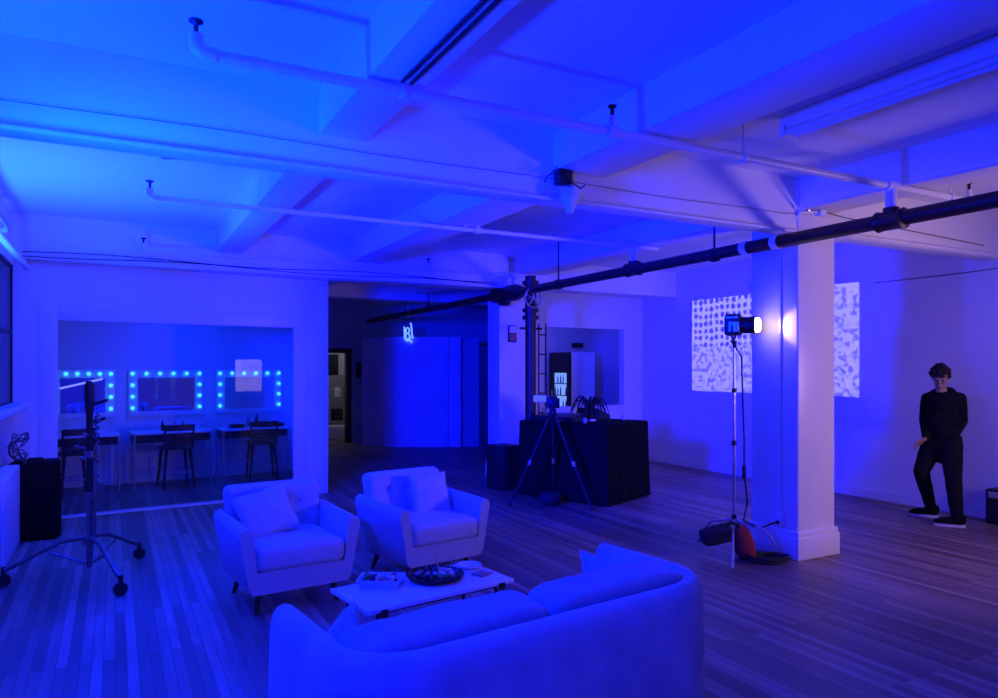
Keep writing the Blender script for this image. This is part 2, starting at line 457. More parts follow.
# ------------------------------------------------------------------ pipes on the ceiling
XM, ZM = 5.0, 2.72     # the dark main
t = thing('sprinkler_main_pipe', 'thick dark maroon pipe running the length of the room under the ceiling beams', 'pipe', (XM, 0, ZM))
b = BM(); tube(b, [(0, -3.3, 0.03), (0, 15.48, -0.02)], 0.055, 18); obj('pipe', b, 'pipe_dark', t)
for y in (3.25, 6.2, 9.0):
    b = BM(); tube(b, [(0, y - 0.11, 0.01), (0, y - 0.10, 0.01), (0, y - 0.07, 0.01), (0, y + 0.07, 0.01), (0, y + 0.10, 0.01), (0, y + 0.11, 0.01)], [0.062, 0.078, 0.07, 0.07, 0.078, 0.062], 18)
    tube(b, [(0, y, 0.0), (0, y, 0.10), (0, y, 0.105)], [0.055, 0.055, 0.03], 16); obj('tee', b, 'pipe_dark', t)
for y in (4.28, 4.62, 0.6):
    b = BM(); tube(b, [(0, y - 0.035, 0.01), (0, y + 0.035, 0.01)], 0.060, 18); obj('band', b, 'pipe_white', t)
for y in (5.0, 7.7, 12.0):
    b = BM(); tube(b, [(0, y - 0.03, 0), (0, y + 0.03, 0)], 0.066, 16); tube(b, [(0, y, 0.06), (0, y, 0.54)], 0.010, 8); obj('hanger', b, 'iron', t)
b = BM(); lathe(b, [(0.02, 0), (0.08, 0.01), (0.1, 0.05), (0.07, 0.10)], (0, 9.15, -0.17)); tube(b, [(0, 8.6, 0), (0, 8.75, 0), (0, 8.9, 0), (0, 9.3, 0), (0, 9.45, 0), (0, 9.6, 0)], [0.06, 0.11, 0.12, 0.12, 0.10, 0.06], 16)
obj('valve_body', b, 'pipe_dark', t)

def branch(y, z, x0, x1, r, hangers, heads, label, drop_stub=True, end_up=True, far_head=False):
    t = thing('sprinkler_branch_pipe', label, 'pipe', (x0, y, z), 0, 'white branch pipes under the ceiling')
    L_ = x1 - x0
    b = BM(); tube(b, [(0, 0, 0), (L_, 0, 0)], r, 14); obj('pipe', b, 'pipe_white', t)
    b = BM(); tube(b, [(0.05, 0, 0), (0.0, 0, 0.0), (-0.02, 0, 0.012), (-0.03, 0, 0.03), (-0.03, 0, 0.07)], r * 1.3, 14); obj('elbow', b, 'pipe_white', t)
    b = BM(); tube(b, [(-0.03, 0, 0.07), (-0.03, 0, 0.11)], 0.010, 8); lathe(b, [(0.008, 0), (0.014, 0.01), (0.030, 0.018), (0.030, 0.026), (0, 0.028)], (-0.03, 0, 0.105), 12); obj('sprinkler_head', b, 'iron', t)
    for hx, top in hangers:
        b = BM(); tube(b, [(hx - x0, 0, 0), (hx - x0, 0, top - z)], 0.009, 8); tube(b, [(hx - x0 - 0.014, 0, 0), (hx - x0 + 0.014, 0, 0)], r * 1.35, 12)
        obj('hanger', b, 'pipe_white', t)
    for hx in heads:
        b = BM(); tube(b, [(hx - x0 - 0.035, 0, 0), (hx - x0 + 0.035, 0, 0)], r * 1.5, 12); tube(b, [(hx - x0, 0, 0), (hx - x0, 0, 0.09)], r * 0.8, 10); obj('tee', b, 'pipe_white', t)
        b = BM(); tube(b, [(hx - x0, 0, 0.09), (hx - x0, 0, 0.13)], 0.012, 8); lathe(b, [(0.008, 0), (0.026, 0.012), (0.026, 0.02), (0, 0.022)], (hx - x0, 0, 0.13), 12); obj('sprinkler_head', b, 'iron', t)
    if drop_stub:
        b = BM(); tube(b, [(XM - x0, 0, -(z - ZM) + 0.08), (XM - x0, 0, 0.0)], r * 1.5, 14); tube(b, [(XM - x0 - 0.06, 0, 0), (XM - x0 + 0.06, 0, 0)], r * 1.5, 14); obj('drop_pipe', b, 'pipe_white', t)
    return t
branch(3.25, 2.98, 0.33, 6.15, 0.026, [(1.22, 3.03), (3.5, CEIL), (5.74, CEIL)], [2.47, 6.0], 'nearest white sprinkler pipe crossing the ceiling with an elbow at its left end')
branch(6.2, 2.98, 0.27, 5.35, 0.022, [(1.2, 3.03), (2.95, 3.03)], [3.1], 'second white sprinkler pipe crossing beyond the main ceiling beam')
branch(8.9, 2.97, 0.31, 5.3, 0.017, [(1.2, 3.03), (2.9, 3.03)], [3.7], 'farthest thin white sprinkler pipe in front of the dressing room wall')

# standpipe with handwheel by the far column
t = thing('standpipe', 'dark vertical riser pipe with a spoked valve handwheel near the far column', 'pipe', (5.06, 8.5, 0))
b = BM(); tube(b, [(0, 0, 0), (0, 0, 2.92)], 0.075, 16); obj('riser', b, 'pipe_dark', t)
b = BM()
for z in (2.42, 2.32, 2.80): tube(b, [(0, 0, z), (0, 0, z + 0.05)], 0.115, 16)
box(b, -0.16, 0.17, -0.03, 0.03, 2.18, 2.21)
tube(b,[(0,0,2.3),(0,0,2.85)],0.08,16); obj('flange', b, 'pipe_dark', t)
b = BM()
tube(b, [(0.13*math.cos(k*PI/12) - 0.05, -0.16, 2.60 + 0.13*math.sin(k*PI/12)) for k in range(24)], 0.014, 8, True)
for k in range(5): tube(b, [(-0.05, -0.16, 2.60), (-0.05 + 0.13*math.cos(k*2*PI/5 + 0.3), -0.16, 2.60 + 0.13*math.sin(k*2*PI/5 + 0.3))], 0.010, 6)
tube(b, [(-0.05, -0.18, 2.60), (-0.05, 0, 2.60)], 0.02, 8)
obj('handwheel', b, 'chrome', t)
t = thing('ladder', 'narrow dark metal ladder standing upright against the riser pipe', 'ladder', (5.155, 8.44, 0))
for x in (0.0, 0.115):
    b = BM(); tube(b, [(x, 0, 0), (x, 0, 2.26)], 0.010, 8); obj('rail', b, 'iron', t)
for k in range(8):
    b = BM(); tube(b, [(0, 0, 0.22 + k*0.27), (0.115, 0, 0.22 + k*0.27)], 0.009, 8); obj('rung', b, 'iron', t)

# conduits, junction boxes
b = BM(); tube(b, [(-0.9, 4.18, 2.82), (5.12, 4.18, 2.82)], 0.016, 12)
tag(obj('conduit', b, 'pipe_white'), 'white conduit along the bottom front edge of the main ceiling beam left of the column', 'conduit')
b = BM(); tube(b, [(5.68, 4.182, 2.845), (8.2, 4.182, 2.845)], 0.020, 12)
tag(obj('conduit', b, 'pipe_white'), 'white conduit under the main ceiling beam right of the column', 'conduit')
b = BM()
pts = [(-0.9, 4.19, 2.95)] + [(x, 4.188, 2.955 + 0.006*math.sin(x*3)) for x in [0.2*i for i in range(-4, 26)]] + [(5.30, 4.18, 2.99)]
tube(b, pts, 0.002, 6); tag(obj('beam_wire', b, 'cable'), 'thin dark wire along the front face of the main ceiling beam', 'wire')
b = BM(); tube(b, [(5.145, y, 3.005 + 0.004*math.sin(y*4)) for y in [-1.2 + 0.3*i for i in range(18)]] + [(5.15, 4.15, 3.0)], 0.012, 8)
tag(obj('conduit', b, 'pipe_white'), 'white conduit along the lower edge of the ceiling beam leading to the near column', 'conduit')
b = BM(); tube(b, [(8.0, 4.185, 2.93), (5.75, 4.185, 3.0), (5.5, 4.18, 3.02)], 0.004, 6)
tag(obj('beam_wire', b, 'cable'), 'dark wire on the beam face right of the near column', 'wire')
t = thing('ceiling_junction_box', 'open junction box with loose black wires on the main ceiling beam', 'junction box', (2.74, 4.15, 2.97))
b = BM(); rbox(b, -0.055, 0.055, -0.03, 0.05, -0.055, 0.06, 0.008, 2); obj('box', b, 'iron', t)
b = BM()
for k in range(7):
    a = random.uniform(-0.1, 0.06)
    tube(b, [(a, -0.03, random.uniform(-.04, .05)), (a + random.uniform(-.08, .10), -0.07, random.uniform(-.09, .08)), (a + random.uniform(-.12, .2), -0.04, random.uniform(-.08, .04))], 0.005, 6)
obj('loose_wire', b, 'cable', t)
t = thing('ceiling_lampholder', 'small pale cone lampholder hanging below the open junction box', 'lamp', (2.77, 4.12, 2.79))
b = BM(); lathe(b, [(0.018, -0.055), (0.05, 0.0), (0.075, 0.035), (0.055, 0.09), (0.03, 0.12)]); obj('shade', b, 'pipe_white', t)
b = BM(); ball(b, (0, 0, -0.05), 0.03, 2); obj('bulb', b, 'jar', t)
t = thing('column_junction_box', 'white junction box on the front of the near column above the dark pipe', 'junction box', (5.42, 4.16, 3.03))
b = BM(); rbox(b, -0.04, 0.04, -0.03, 0.04, -0.06, 0.06, 0.008, 2); obj('box', b, 'pipe_white', t)
for s, z in ((-1, 0.0), (-1, -0.03), (1, 0.01)):
    b = BM(); tube(b, [(0.04*s, 0, z), (0.10*s, 0, z), (0.16*s, 0.01, z + 0.01)], 0.010, 8); obj('fitting', b, 'chrome', t)
t = thing('column_conduit', 'thin conduit running down the left face of the near column to a socket', 'conduit', (5.145, 4.36, 0))
b = BM(); tube(b, [(0.20, -0.21, 3.0), (0.02, -0.2, 2.98), (-0.02, -0.1, 2.90), (0.0, 0, 2.72), (0, 0, 0.36)], 0.011, 8); obj('pipe', b, 'pipe_white', t)
b = BM(); rbox(b, -0.03, 0.02, -0.04, 0.04, 0.26, 0.38, 0.006, 2); obj('socket_box', b, 'pipe_white', t)
b = BM(); rbox(b, -0.042, -0.028, -0.018, 0.018, 0.285, 0.315, 0.004, 2); obj('plug', b, 'black', t)
# beam soffit track with cable
t = thing('ceiling_track', 'thin dark double cable track under the nearest long ceiling beam', 'track', (1.22, 0, 3.02))
for x in (-0.02, 0.025):
    b = BM(); tube(b, [(x, -1.2, -0.012), (x, 3.2, -0.012)], 0.010, 8); obj('rail', b, 'iron', t)
# fluorescent fixture
t = thing('fluorescent_fixture', 'long unlit twin tube fluorescent fitting on the ceiling at upper right', 'ceiling light', (3.84, 0.2, 3.16))
b = BM(); rbox(b, -0.05, 0.05, -1.0, 3.02, 0.03, 0.118, 0.008, 2); obj('housing', b, 'pipe_white', t)
for x in (-0.04, 0.04):
    b = BM(); tube(b, [(x, -0.96, 0.0), (x, 2.98, 0.0)], 0.018, 12); obj('tube', b, 'jar', t)
for y in (2.97, -1.0):
    b = BM(); box(b, -0.07, 0.07, y, y + 0.03, -0.03, 0.05); obj('end_cap', b, 'pipe_white', t)
# pale poles at the left edge
b = BM(); tube(b, [(-0.83, 4.0, 2.74), (-0.81, 8.98, 2.70)], 0.030, 12); tag(obj('wall_pole', b, 'pipe_white'), 'lower pale pole running along the top of the left wall', 'pole')
b = BM(); tube(b, [(-0.86, 4.0, 3.0), (-0.86, 7.85, 2.96), (-0.88, 7.95, 2.93), (-0.94, 7.98, 2.92)], 0.030, 12); tag(obj('wall_pole', b, 'pipe_white'), 'upper pale pole with a bent end high on the left wall', 'pole')
# black cables swagged over the dressing room wall
for k, (dz, lab) in enumerate(((0.0, 'lower black cable slung along the top of the dressing room wall'), (0.035, 'upper black cable slung along the top of the dressing room wall'))):
    b = BM(); pts = []
    for i in range(40):
        x = -0.86 + i * 0.145; pts.append((x, 8.985, 2.845 + dz + 0.018*math.sin(x*2.1 + k*1.7) - 0.004*k))
    tube(b, pts, 0.0055, 6); tag(obj('ceiling_cable', b, 'cable'), lab, 'cable')

# wall-mounted alarm on far column
t = thing('wall_alarm', 'small two part alarm box on the front of the far column', 'alarm', (5.21, 9.28, 2.10))
b = BM(); rbox(b, -0.055, 0.055, -0.03, 0.02, 0.07, 0.17, 0.01, 2); obj('strobe', b, 'jar', t)
b = BM(); rbox(b, -0.055, 0.055, -0.035, 0.02, -0.05, 0.06, 0.01, 2); obj('pull_station', b, 'alarm_red', t)
b = BM(); rbox(b, -0.07, 0.07, -0.008, 0.02, -0.065, 0.185, 0.008, 2); obj('back_plate', b, 'iron', t)
b = BM(); box(b, 4.72, 4.80, 15.38, 15.5, 1.44, 1.77); tag(obj('wall_speaker', b, 'black', smooth=False), 'small black speaker box on the far wall right of the lit doorway', 'speaker')

# neon sign above the booth
t = thing('neon_sign', 'small glowing pale blue script sign hanging above the white booth', 'sign', (5.40, 14.02, 2.37), D(-28))
b = BM()
tube(b, [(-0.10, 0, 0.14), (-0.095, 0.0, 0.05), (-0.09, 0, -0.08), (-0.06, 0, -0.14), (-0.02, 0, -0.15)], 0.016, 8)
tube(b, [(-0.03 + 0.035*math.cos(a), 0, 0.06 + 0.06*math.sin(a)) for a in [k*PI/8 for k in range(16)]], 0.014, 8, True)
tube(b, [(-0.03 + 0.045*math.cos(a), 0, -0.07 + 0.07*math.sin(a)) for a in [k*PI/8 for k in range(16)]], 0.014, 8, True)
tube(b, [(0.035, 0, 0.22), (0.05, 0, 0.14), (0.06, 0, 0.0), (0.075, 0, -0.10)], 0.017, 8)
tube(b, [(0.0, 0, -0.10), (0.02, 0, -0.15), (0.065, 0, -0.19)], 0.016, 8)
obj('tube_lettering', b, 'neon', t)
b = BM(); tube(b, [(-0.08, 0.03, 0.15), (-0.08, 0.03, 0.88)], 0.004, 6); tube(b, [(0.05, 0.03, 0.16), (0.05, 0.03, 0.88)], 0.004, 6); box(b, -0.11, 0.085, 0.016, 0.03, -0.02, 0.0); box(b, -0.11, 0.085, 0.016, 0.03, 0.14, 0.16); obj('hanging_wire', b, 'iron', t)

# ------------------------------------------------------------------ storeroom things
t = thing('storage_shelf', 'open metal shelf unit seen through the far lit doorway', 'shelf', (4.90, 17.2, 0))
b = BM()
for x in (-0.6, 0.36):
    for y in (-0.2, 0.2): box(b, x - 0.02, x + 0.02, y - 0.02, y + 0.02, 0, 2.1)
obj('upright', b, 'iron', t)
for z in (0.35, 0.92, 1.45):
    b = BM(); box(b, -0.62, 0.38, -0.22, 0.22, z, z + 0.03); obj('shelf_board', b, 'grey', t)
b = BM(); lathe(b, [(0.09, 0), (0.09, 0.18), (0.07, 0.2), (0.07, 0.24), (0, 0.24)], (4.74, 17.08, 0.951), 18); tag(obj('jar', b, 'jar'), 'white jar on the middle storeroom shelf', 'jar')
b = BM(); rbox(b, 4.0, 4.9, 16.35, 16.75, 0, 0.30, 0.02); tag(obj('storage_box', b, 'jar'), 'pale low box on the floor inside the lit doorway', 'box')
for i, (x, z, w_, h_) in enumerate(((4.46, 0.381, 0.22, 0.36), (4.74, 0.381, 0.24, 0.28), (4.48, 0.951, 0.26, 0.26), (4.55, 1.481, 0.4, 0.5))):
    b = BM(); rbox(b, x - w_/2, x + w_/2, 17.02, 17.3, z, z + h_, 0.015)
    tag(obj('storage_carton', b, 'black' if i % 2 else 'grey'), ['grey carton on the left of the lowest storeroom shelf', 'dark carton on the right of the lowest storeroom shelf', 'grey carton left of the white jar', 'dark carton on the top storeroom shelf'][i], 'carton')

# ------------------------------------------------------------------ kitchen fridge
t = thing('display_fridge', 'tall display fridge with lit glass door and white side in the kitchen', 'fridge', (8.1, 12.0, 0))
b = BM(); rbox(b, 0, 0.58, 0, 0.75, 0.0, 1.97, 0.012, 2); obj('cabinet', b, 'fridge_side', t)
b = BM()
for y0, y1, z0, z1 in ((0, 0.75, 1.55, 1.97), (0, 0.75, 0, 0.3), (0, 0.1, 0.3, 1.55), (0.60, 0.75, 0.3, 1.55)): box(b, -0.05, -0.002, y0, y1, z0, z1)
obj('door_frame', b, 'black', t)
b = BM(); box(b, -0.012, -0.006, 0.1, 0.6, 0.3, 1.55); obj('lit_interior', b, 'fridge_glow', t)
for k, z in enumerate((0.55, 0.82, 1.08, 1.32)):
    b = BM(); box(b, -0.035, -0.013, 0.1, 0.6, z, z + 0.018); obj('wire_shelf', b, 'iron', t)
    for q in range(5):
        if (q + k) % 4 == 3: continue
        b = BM(); lathe(b, [(0.03, 0), (0.03, 0.10), (0.012, 0.14), (0.012, 0.17), (0, 0.17)], (-0.03, 0.15 + q*0.1, z + 0.02), 10, Matrix.Diagonal((0.35, 1, 1, 1)))
        obj('bottle', b, 'fridge_side' if q % 2 else 'grey', t)
b = BM(); rbox(b, -0.07, -0.05, 0.62, 0.65, 0.7, 1.2, 0.006, 2); obj('handle', b, 'chrome', t)
b = BM(); rbox(b, 8.85, 9.1, 13.0, 13.1, 2.1, 2.2, 0.01); tag(obj('wall_vent', b, 'iron'), 'small dark vent high on the kitchen back wall', 'vent')

# ------------------------------------------------------------------ dressing room contents
def dl(x, y, z=0): return tuple(DR @ Vector((x, y, z)))
MI = [(0.42, 1.10, 'leftmost bulb-framed vanity mirror, behind the rolling stand'), (1.37, 2.27, 'middle bulb-framed vanity mirror on the dressing room wall'), (2.56, 3.45, 'rightmost bulb-framed vanity mirror, reflecting a lit window')]
for x0, x1, lab in MI:
    t = thing('vanity_mirror', lab, 'mirror', dl((x0+x1)/2, 2.28, 1.30), DA, 'bulb-framed mirrors in the dressing room')
    w_ = (x1 - x0)/2
    b = BM(); rbox(b, -w_ - 0.05, w_ + 0.05, -0.03, 0.015, -0.34, 0.33, 0.008, 2); obj('frame', b, 'table_white', t)
    b = BM(); box(b, -w_ + 0.07, w_ - 0.07, -0.036, -0.031, -0.27, 0.21); obj('mirror_glass', b, 'mirror', t, smooth=False)
    pos = [(-w_ + 2*w_*k/5, 0.27) for k in range(6)] + [(s*w_, 0.27 - 0.165*k) for s in (-1, 1) for k in (1, 2, 3)]
    for px, pz in pos:
        b = BM(); ball(b, (px, -0.05, pz), 0.026, 2); obj('bulb', b, 'bulb', t)
TB = [(0.35, 1.17, 'left white vanity table behind the rolling stand'), (1.32, 2.34, 'middle vanity table with thin chrome legs'), (2.48, 3.46, 'right vanity table under the mirror that reflects a window')]
for x0, x1, lab in TB:
    t = thing('vanity_table', lab, 'table', dl(x0, 1.72), DA, 'vanity tables along the dressing room wall')
    w_ = x1 - x0
    b = BM(); rbox(b, 0, w_, -0.02, 0.50, 0.725, 0.76, 0.006, 2); obj('tabletop', b, 'table_white', t)
    b = BM(); box(b, 0.02, w_ - 0.02, 0.0, 0.47, 0.62, 0.725); obj('apron', b, 'wood_dark', t, smooth=False)
    for lx in (0.02, w_ - 0.02):
        for ly in (0.0, 0.46):
            b = BM(); tube(b, [(lx, ly, 0), (lx, ly, 0.725)], 0.016, 10); obj('leg', b, 'chrome', t)
def make_stool(label):
    t = thing('bar_stool', label, 'stool', (0, 0, 0), 0, 'stools in front of the vanity tables')
    b = BM(); rbox(b, -0.20, 0.20, -0.19, 0.19, 0.53, 0.57, 0.015); obj('seat', b, 'wood_dark', t)
    for sx in (-1, 1):
        for sy in (-1, 1):
            b = BM(); tube(b, [(sx*0.15, sy*0.14, 0.54), (sx*0.20, sy*0.20, 0)], [0.022, 0.016], 8); obj('leg', b, 'wood_dark', t)
    b = BM()
    for z, s in ((0.22, 0.185),):
        tube(b, [(-s, -s, z), (s, -s, z)], 0.011, 8); tube(b, [(-s, s, z), (s, s, z)], 0.011, 8); tube(b, [(-s, -s, z+.05), (-s, s, z+.05)], 0.011, 8); tube(b, [(s, -s, z+.05), (s, s, z+.05)], 0.011, 8)
    obj('stretcher', b, 'chrome', t)
    for sx in (-1, 1):
        b = BM(); tube(b, [(sx*0.17, -0.17, 0.55), (sx*0.19, -0.215, 0.87)], 0.014, 8); obj('back_post', b, 'wood_dark', t)
    for z in (0.61, 0.70, 0.79):
        b = BM()
        y = -0.17 - (z - 0.55)*0.14
        h = 0.085 if z > 0.75 else 0.06
        for i in range(8):
            u0, u1 = -1 + i/4, -1 + (i+1)/4
            f = lambda u: y - 0.03*(1 - u*u)
            prism(b, [(u0*0.195, f(u0)), (u1*0.195, f(u1)), (u1*0.195, f(u1) + 0.018), (u0*0.195, f(u0) + 0.018)], z, z + h)
        obj('back_slat', b, 'wood_dark', t)
    return t
st = make_stool('dark slat-backed bar stool in front of the middle vanity mirror')
st.location = dl(1.84, 1.60); st.rotation_euler = (0, 0, DA + D(4))
dup(st, dl(3.02, 1.62), DA - D(6), 'dark slat-backed bar stool in front of the rightmost vanity mirror')
dup(st, dl(0.62, 1.58), DA + D(14), 'dark slat-backed bar stool behind the rolling stand')
# small things on the vanity tables
smalls = [('bottle', 0.95, 'jar', 'small pale bottle on the left vanity table', 0.02, 0.12), ('bottle', 1.72, 'black', 'dark little bottle above the middle stool', 0.022, 0.15), ('bottle', 1.86, 'grey', 'grey bottle above the middle stool', 0.025, 0.17),
          ('bottle', 1.97, 'black', 'rightmost dark bottle above the middle stool', 0.02, 0.14), ('cup', 2.22, 'jar', 'white cup at the right end of the middle vanity table', 0.035, 0.09), ('cup', 2.56, 'jar', 'white cup at the left end of the right vanity table', 0.04, 0.11),
          ('bottle', 2.92, 'grey', 'left grey bottle above the right stool', 0.03, 0.17), ('bottle', 3.04, 'black', 'middle dark bottle above the right stool', 0.03, 0.19), ('bottle', 3.14, 'grey', 'right grey bottle above the right stool', 0.028, 0.16)]
for nm, x, mt, lab, r, h in smalls:
    b = BM()
    if nm == 'bottle': lathe(b, [(r, 0), (r, h*0.62), (r*0.4, h*0.75), (r*0.4, h), (0, h)], seg=14)
    else: lathe(b, [(r*0.8, 0), (r, h), (r*0.9, h), (r*0.72, 0.008), (0, 0.008)], seg=16)
    o = tag(obj(nm, b, mt), lab, nm); o.location = dl(x, 1.92 + 0.1*math.sin(x*9), 0.76)
for x, lab, w_ in ((1.16 - 0.25, 'folded pale cloth on the left vanity table', 0.2), (2.72, 'dark tray on the right vanity table beside the white cup', 0.2), (3.33, 'dark makeup case at the right end of the right vanity table', 0.14)):
    b = BM(); rbox(b, -w_/2, w_/2, -0.08, 0.08, 0, 0.055, 0.008, 2)
    nm = 'cloth' if 'cloth' in lab else ('tray' if 'tray' in lab else 'makeup_case')
    o = tag(obj(nm, b, 'black' if 'dark' in lab else 'jar'), lab, nm.replace('_', ' ')); o.location = dl(x, 1.86, 0.76); o.rotation_euler = (0, 0, DA)

# ------------------------------------------------------------------ armchairs
def make_armchair(label):
    t = thing('armchair', label, 'armchair', (0, 0, 0), 0, 'light grey armchairs by the coffee table')
    # U shaped shell: base and two flaring arms in one frame
    b = BM()
    outer = [(-0.325, 0.15), (-0.355, 0.18), (-0.415, 0.50), (-0.425, 0.545), (-0.41, 0.585), (-0.375, 0.60), (-0.345, 0.585), (-0.335, 0.55), (-0.305, 0.30)]
    prof = outer + [(-x, z) for x, z in outer[::-1]]
    prof = prof[:1] + prof[1:]
    ys = [-0.365, -0.345, 0.30, 0.34]
    rings = []
    for i, y in enumerate(ys):
        s = 0.985 if i in (0, 3) else 1.0
        rings.append([b.verts.new((x*s, y + 0.06*(z - 0.15)*(-0.2 if i < 2 else 0.6), 0.375 + (z - 0.375)*s + (0.02 if i > 1 and z > 0.45 else 0))) for x, z in prof])
    n = len(prof)
    for A, B2 in zip(rings, rings[1:]):
        for k in range(n): b.faces.new((A[k], A[(k+1) % n], B2[(k+1) % n], B2[k]))
    b.faces.new(rings[0]); b.faces.new(rings[-1][::-1])
    b.normal_update(); bmesh.ops.triangulate(b, faces=[f for f in b.faces if len(f.verts) > 4])
    obj('frame', b, 'fabric', t, ang=50)
    b = BM(); rbox(b, -0.30, 0.30, -0.30, 0.30, 0.145, 0.31, 0.01, 1); obj('underframe', b, 'fabric', t)
    # seat cushion
    b = BM(); rbox(b, -0.308, 0.308, -0.385, 0.24, 0.29, 0.46, 0.055, 6)
    bmesh.ops.subdivide_edges(b, edges=[e for e in b.edges if e.calc_length() > 0.2], cuts=8, use_grid_fill=True)
    for v in b.verts:
        if v.co.z > 0.40: v.co.z += 0.022 * max(0, 1 - (v.co.x/0.31)**2) * max(0, 1 - ((v.co.y + 0.06)/0.33)**2)
    obj('seat_cushion', b, 'fabric_cush', t)
    # tufted backrest
    b = BM()
    W, H0, H1, n, m_ = 0.365, 0.30, 0.79, 34, 26
    btn = [(x, z) for z in (0.64,) for x in (-0.16, 0.0, 0.16)]
    def bp(u, v, side):
        hw = W * (0.93 + 0.07*v)
        x = u * hw
        z = H0 + (H1 - H0)*v
        r = 0.06
        du = max(0, abs(x) - (hw - r)) / r; dv = max(0, z - (H1 - r)) / r
        kk = math.hypot(du, dv)
        if kk > 1:
            x = math.copysign(hw - r + r*du/kk, x); z = H1 - r + r*dv/kk if dv > 0 else z
            kk = 1
        th = 0.085 * (max(0, 1 - kk**2.4)) ** 0.5
        y = 0.245 + 0.16*(z - H0)
        if side < 0:
            dent = 0
            for bx, bz in btn:
                d2 = (x - bx)**2 + (z - bz)**2
                dent += 0.034*math.exp(-d2/0.0012) + 0.010*math.exp(-((x - bx)**2)/0.0002)*(1 if abs(z - bz) < 0.3 else 0)
            dent += 0.007*math.exp(-((z - 0.64)**2)/0.0003)
            return Vector((x, y - th + dent, z))
        return Vector((x, y + th*0.9, z))
    F, K = {}, {}
    for i in range(n+1):
        for j in range(m_+1):
            u, v = -1 + 2*i/n, j/m_
            F[i, j] = b.verts.new(bp(u, v, -1)); K[i, j] = b.verts.new(bp(u, v, 1))
    for i in range(n):
        for j in range(m_):
            b.faces.new((F[i, j], F[i+1, j], F[i+1, j+1], F[i, j+1])); b.faces.new((K[i, j], K[i, j+1], K[i+1, j+1], K[i+1, j]))
    for i in range(n): b.faces.new((F[i, 0], K[i, 0], K[i+1, 0], F[i+1, 0]))
    bmesh.ops.remove_doubles(b, verts=b.verts, dist=0.0008)
    back = obj('backrest', b, 'fabric', t, ang=60)
    for bx, bz in btn:
        b = BM(); ball(b, (bx, 0.245 + 0.16*(bz - H0) - 0.085 + 0.034, bz), 0.013, 2, (1, 0.6, 1)); obj('button', b, 'fabric_cush', back)
    for sx in (-1, 1):
        for sy in (-1, 1):
            b = BM(); tube(b, [(sx*0.255, sy*0.24, 0.165), (sx*0.285, sy*0.275 + (0.03 if sy > 0 else 0), 0.0)], [0.026, 0.014], 12); obj('leg', b, 'wood_dark', t)
    return t
ch1 = make_armchair('left light grey tufted armchair, its scatter cushion leaning to one side')
ch1.location = (1.085, 5.28, 0); ch1.rotation_euler = (0, 0, D(6))
ch2 = dup(ch1, (2.20, 5.43, 0), D(10), 'right light grey tufted armchair with its scatter cushion standing upright')
def throw_pillow(chair_loc, rz, local, rx, ry, w_, h_, t_, label, mt, seed, group='scatter cushions'):
    T = Matrix.Translation(chair_loc) @ Matrix.Rotation(rz, 4, 'Z') @ Matrix.Translation(local) @ Matrix.Rotation(rx, 4, 'X') @ Matrix.Rotation(ry, 4, 'Y')
    b = BM(); pillow(b, w_, h_, t_, None, seed)
    o = obj('throw_pillow', b, mt); o.matrix_world = T
    return tag(o, label, 'cushion', group)
throw_pillow((1.085, 5.28, 0), D(6), (-0.13, 0.03, 0.615), D(-34), D(-12), 0.40, 0.36, 0.12, 'square scatter cushion leaning in the left armchair', 'fabric_cush', 3)
throw_pillow((2.20, 5.43, 0), D(10), (0.115, 0.05, 0.605), D(-20), D(2), 0.36, 0.36, 0.12, 'square scatter cushion standing upright in the right armchair', 'fabric_cush', 9)

# ------------------------------------------------------------------ sofa
SO, SA = Vector((0.60, 2.03, 0)), D(6.8)
ST = Matrix.Translation(SO) @ Matrix.Rotation(SA, 4, 'Z')
t = thing('sofa', 'curved back pale grey velvet sofa seen from behind in the foreground', 'sofa', SO, SA)
SL, SD, TH = 1.76, 0.78, 0.055
def sofa_path(off):
    r = 0.30
    pts = []
    pts += [(off, y) for y in (SD, SD - 0.03, SD*0.85, SD*0.7, SD*0.55)]
    for k in range(13):
        a = PI + (PI/2)*k/12; pts.append((r + (r - off)*math.cos(a), r + (r - off)*math.sin(a)))
    pts += [(r + (SL - 2*r)*k/8, off) for k in range(1, 8)]
    for k in range(13):
        a = 1.5*PI + (PI/2)*k/12; pts.append((SL - r + (r - off)*math.cos(a), r + (r - off)*math.sin(a)))
    pts += [(SL - off, y) for y in (SD*0.55, SD*0.7, SD*0.85, SD - 0.03, SD)]
    return pts
prof = [(0.012, 0.06), (0.0, 0.14), (-0.004, 0.40), (0.0, 0.66), (0.010, 0.72), (0.03, 0.748), (0.055, 0.755), (0.085, 0.745), (0.105, 0.715), (0.112, 0.66), (0.115, 0.40), (0.115, 0.06)]
cols = [sofa_path(o) for o, z in prof]
b = BM(); grid = []
NP = len(cols[0])
for i in range(NP):
    ring = []
    for k, (o, z) in enumerate(prof):
        x, y = cols[k][i]
        if i in (0, NP - 1):  # rounded arm ends
            mx, my = (sofa_path(0.057)[i]); x = mx + (x - mx)*0.55; z2 = z if z < 0.6 else 0.6 + (z - 0.6)*0.72
        else: z2 = z
        ring.append(b.verts.new((x, y, z2)))
    grid.append(ring)
for A_, B2 in zip(grid, grid[1:]):
    for k in range(len(prof) - 1): b.faces.new((A_[k], A_[k+1], B2[k+1], B2[k]))
    b.faces.new((A_[-1], A_[0], B2[0], B2[-1]))
b.faces.new(grid[0]); b.faces.new(grid[-1][::-1])
bmesh.ops.recalc_face_normals(b, faces=b.faces)
obj('back_shell', b, 'velvet', t, ang=60)
b = BM(); rbox(b, 0.10, SL - 0.10, 0.10, SD - 0.02, 0.08, 0.27, 0.02); obj('seat_base', b, 'velvet', t)
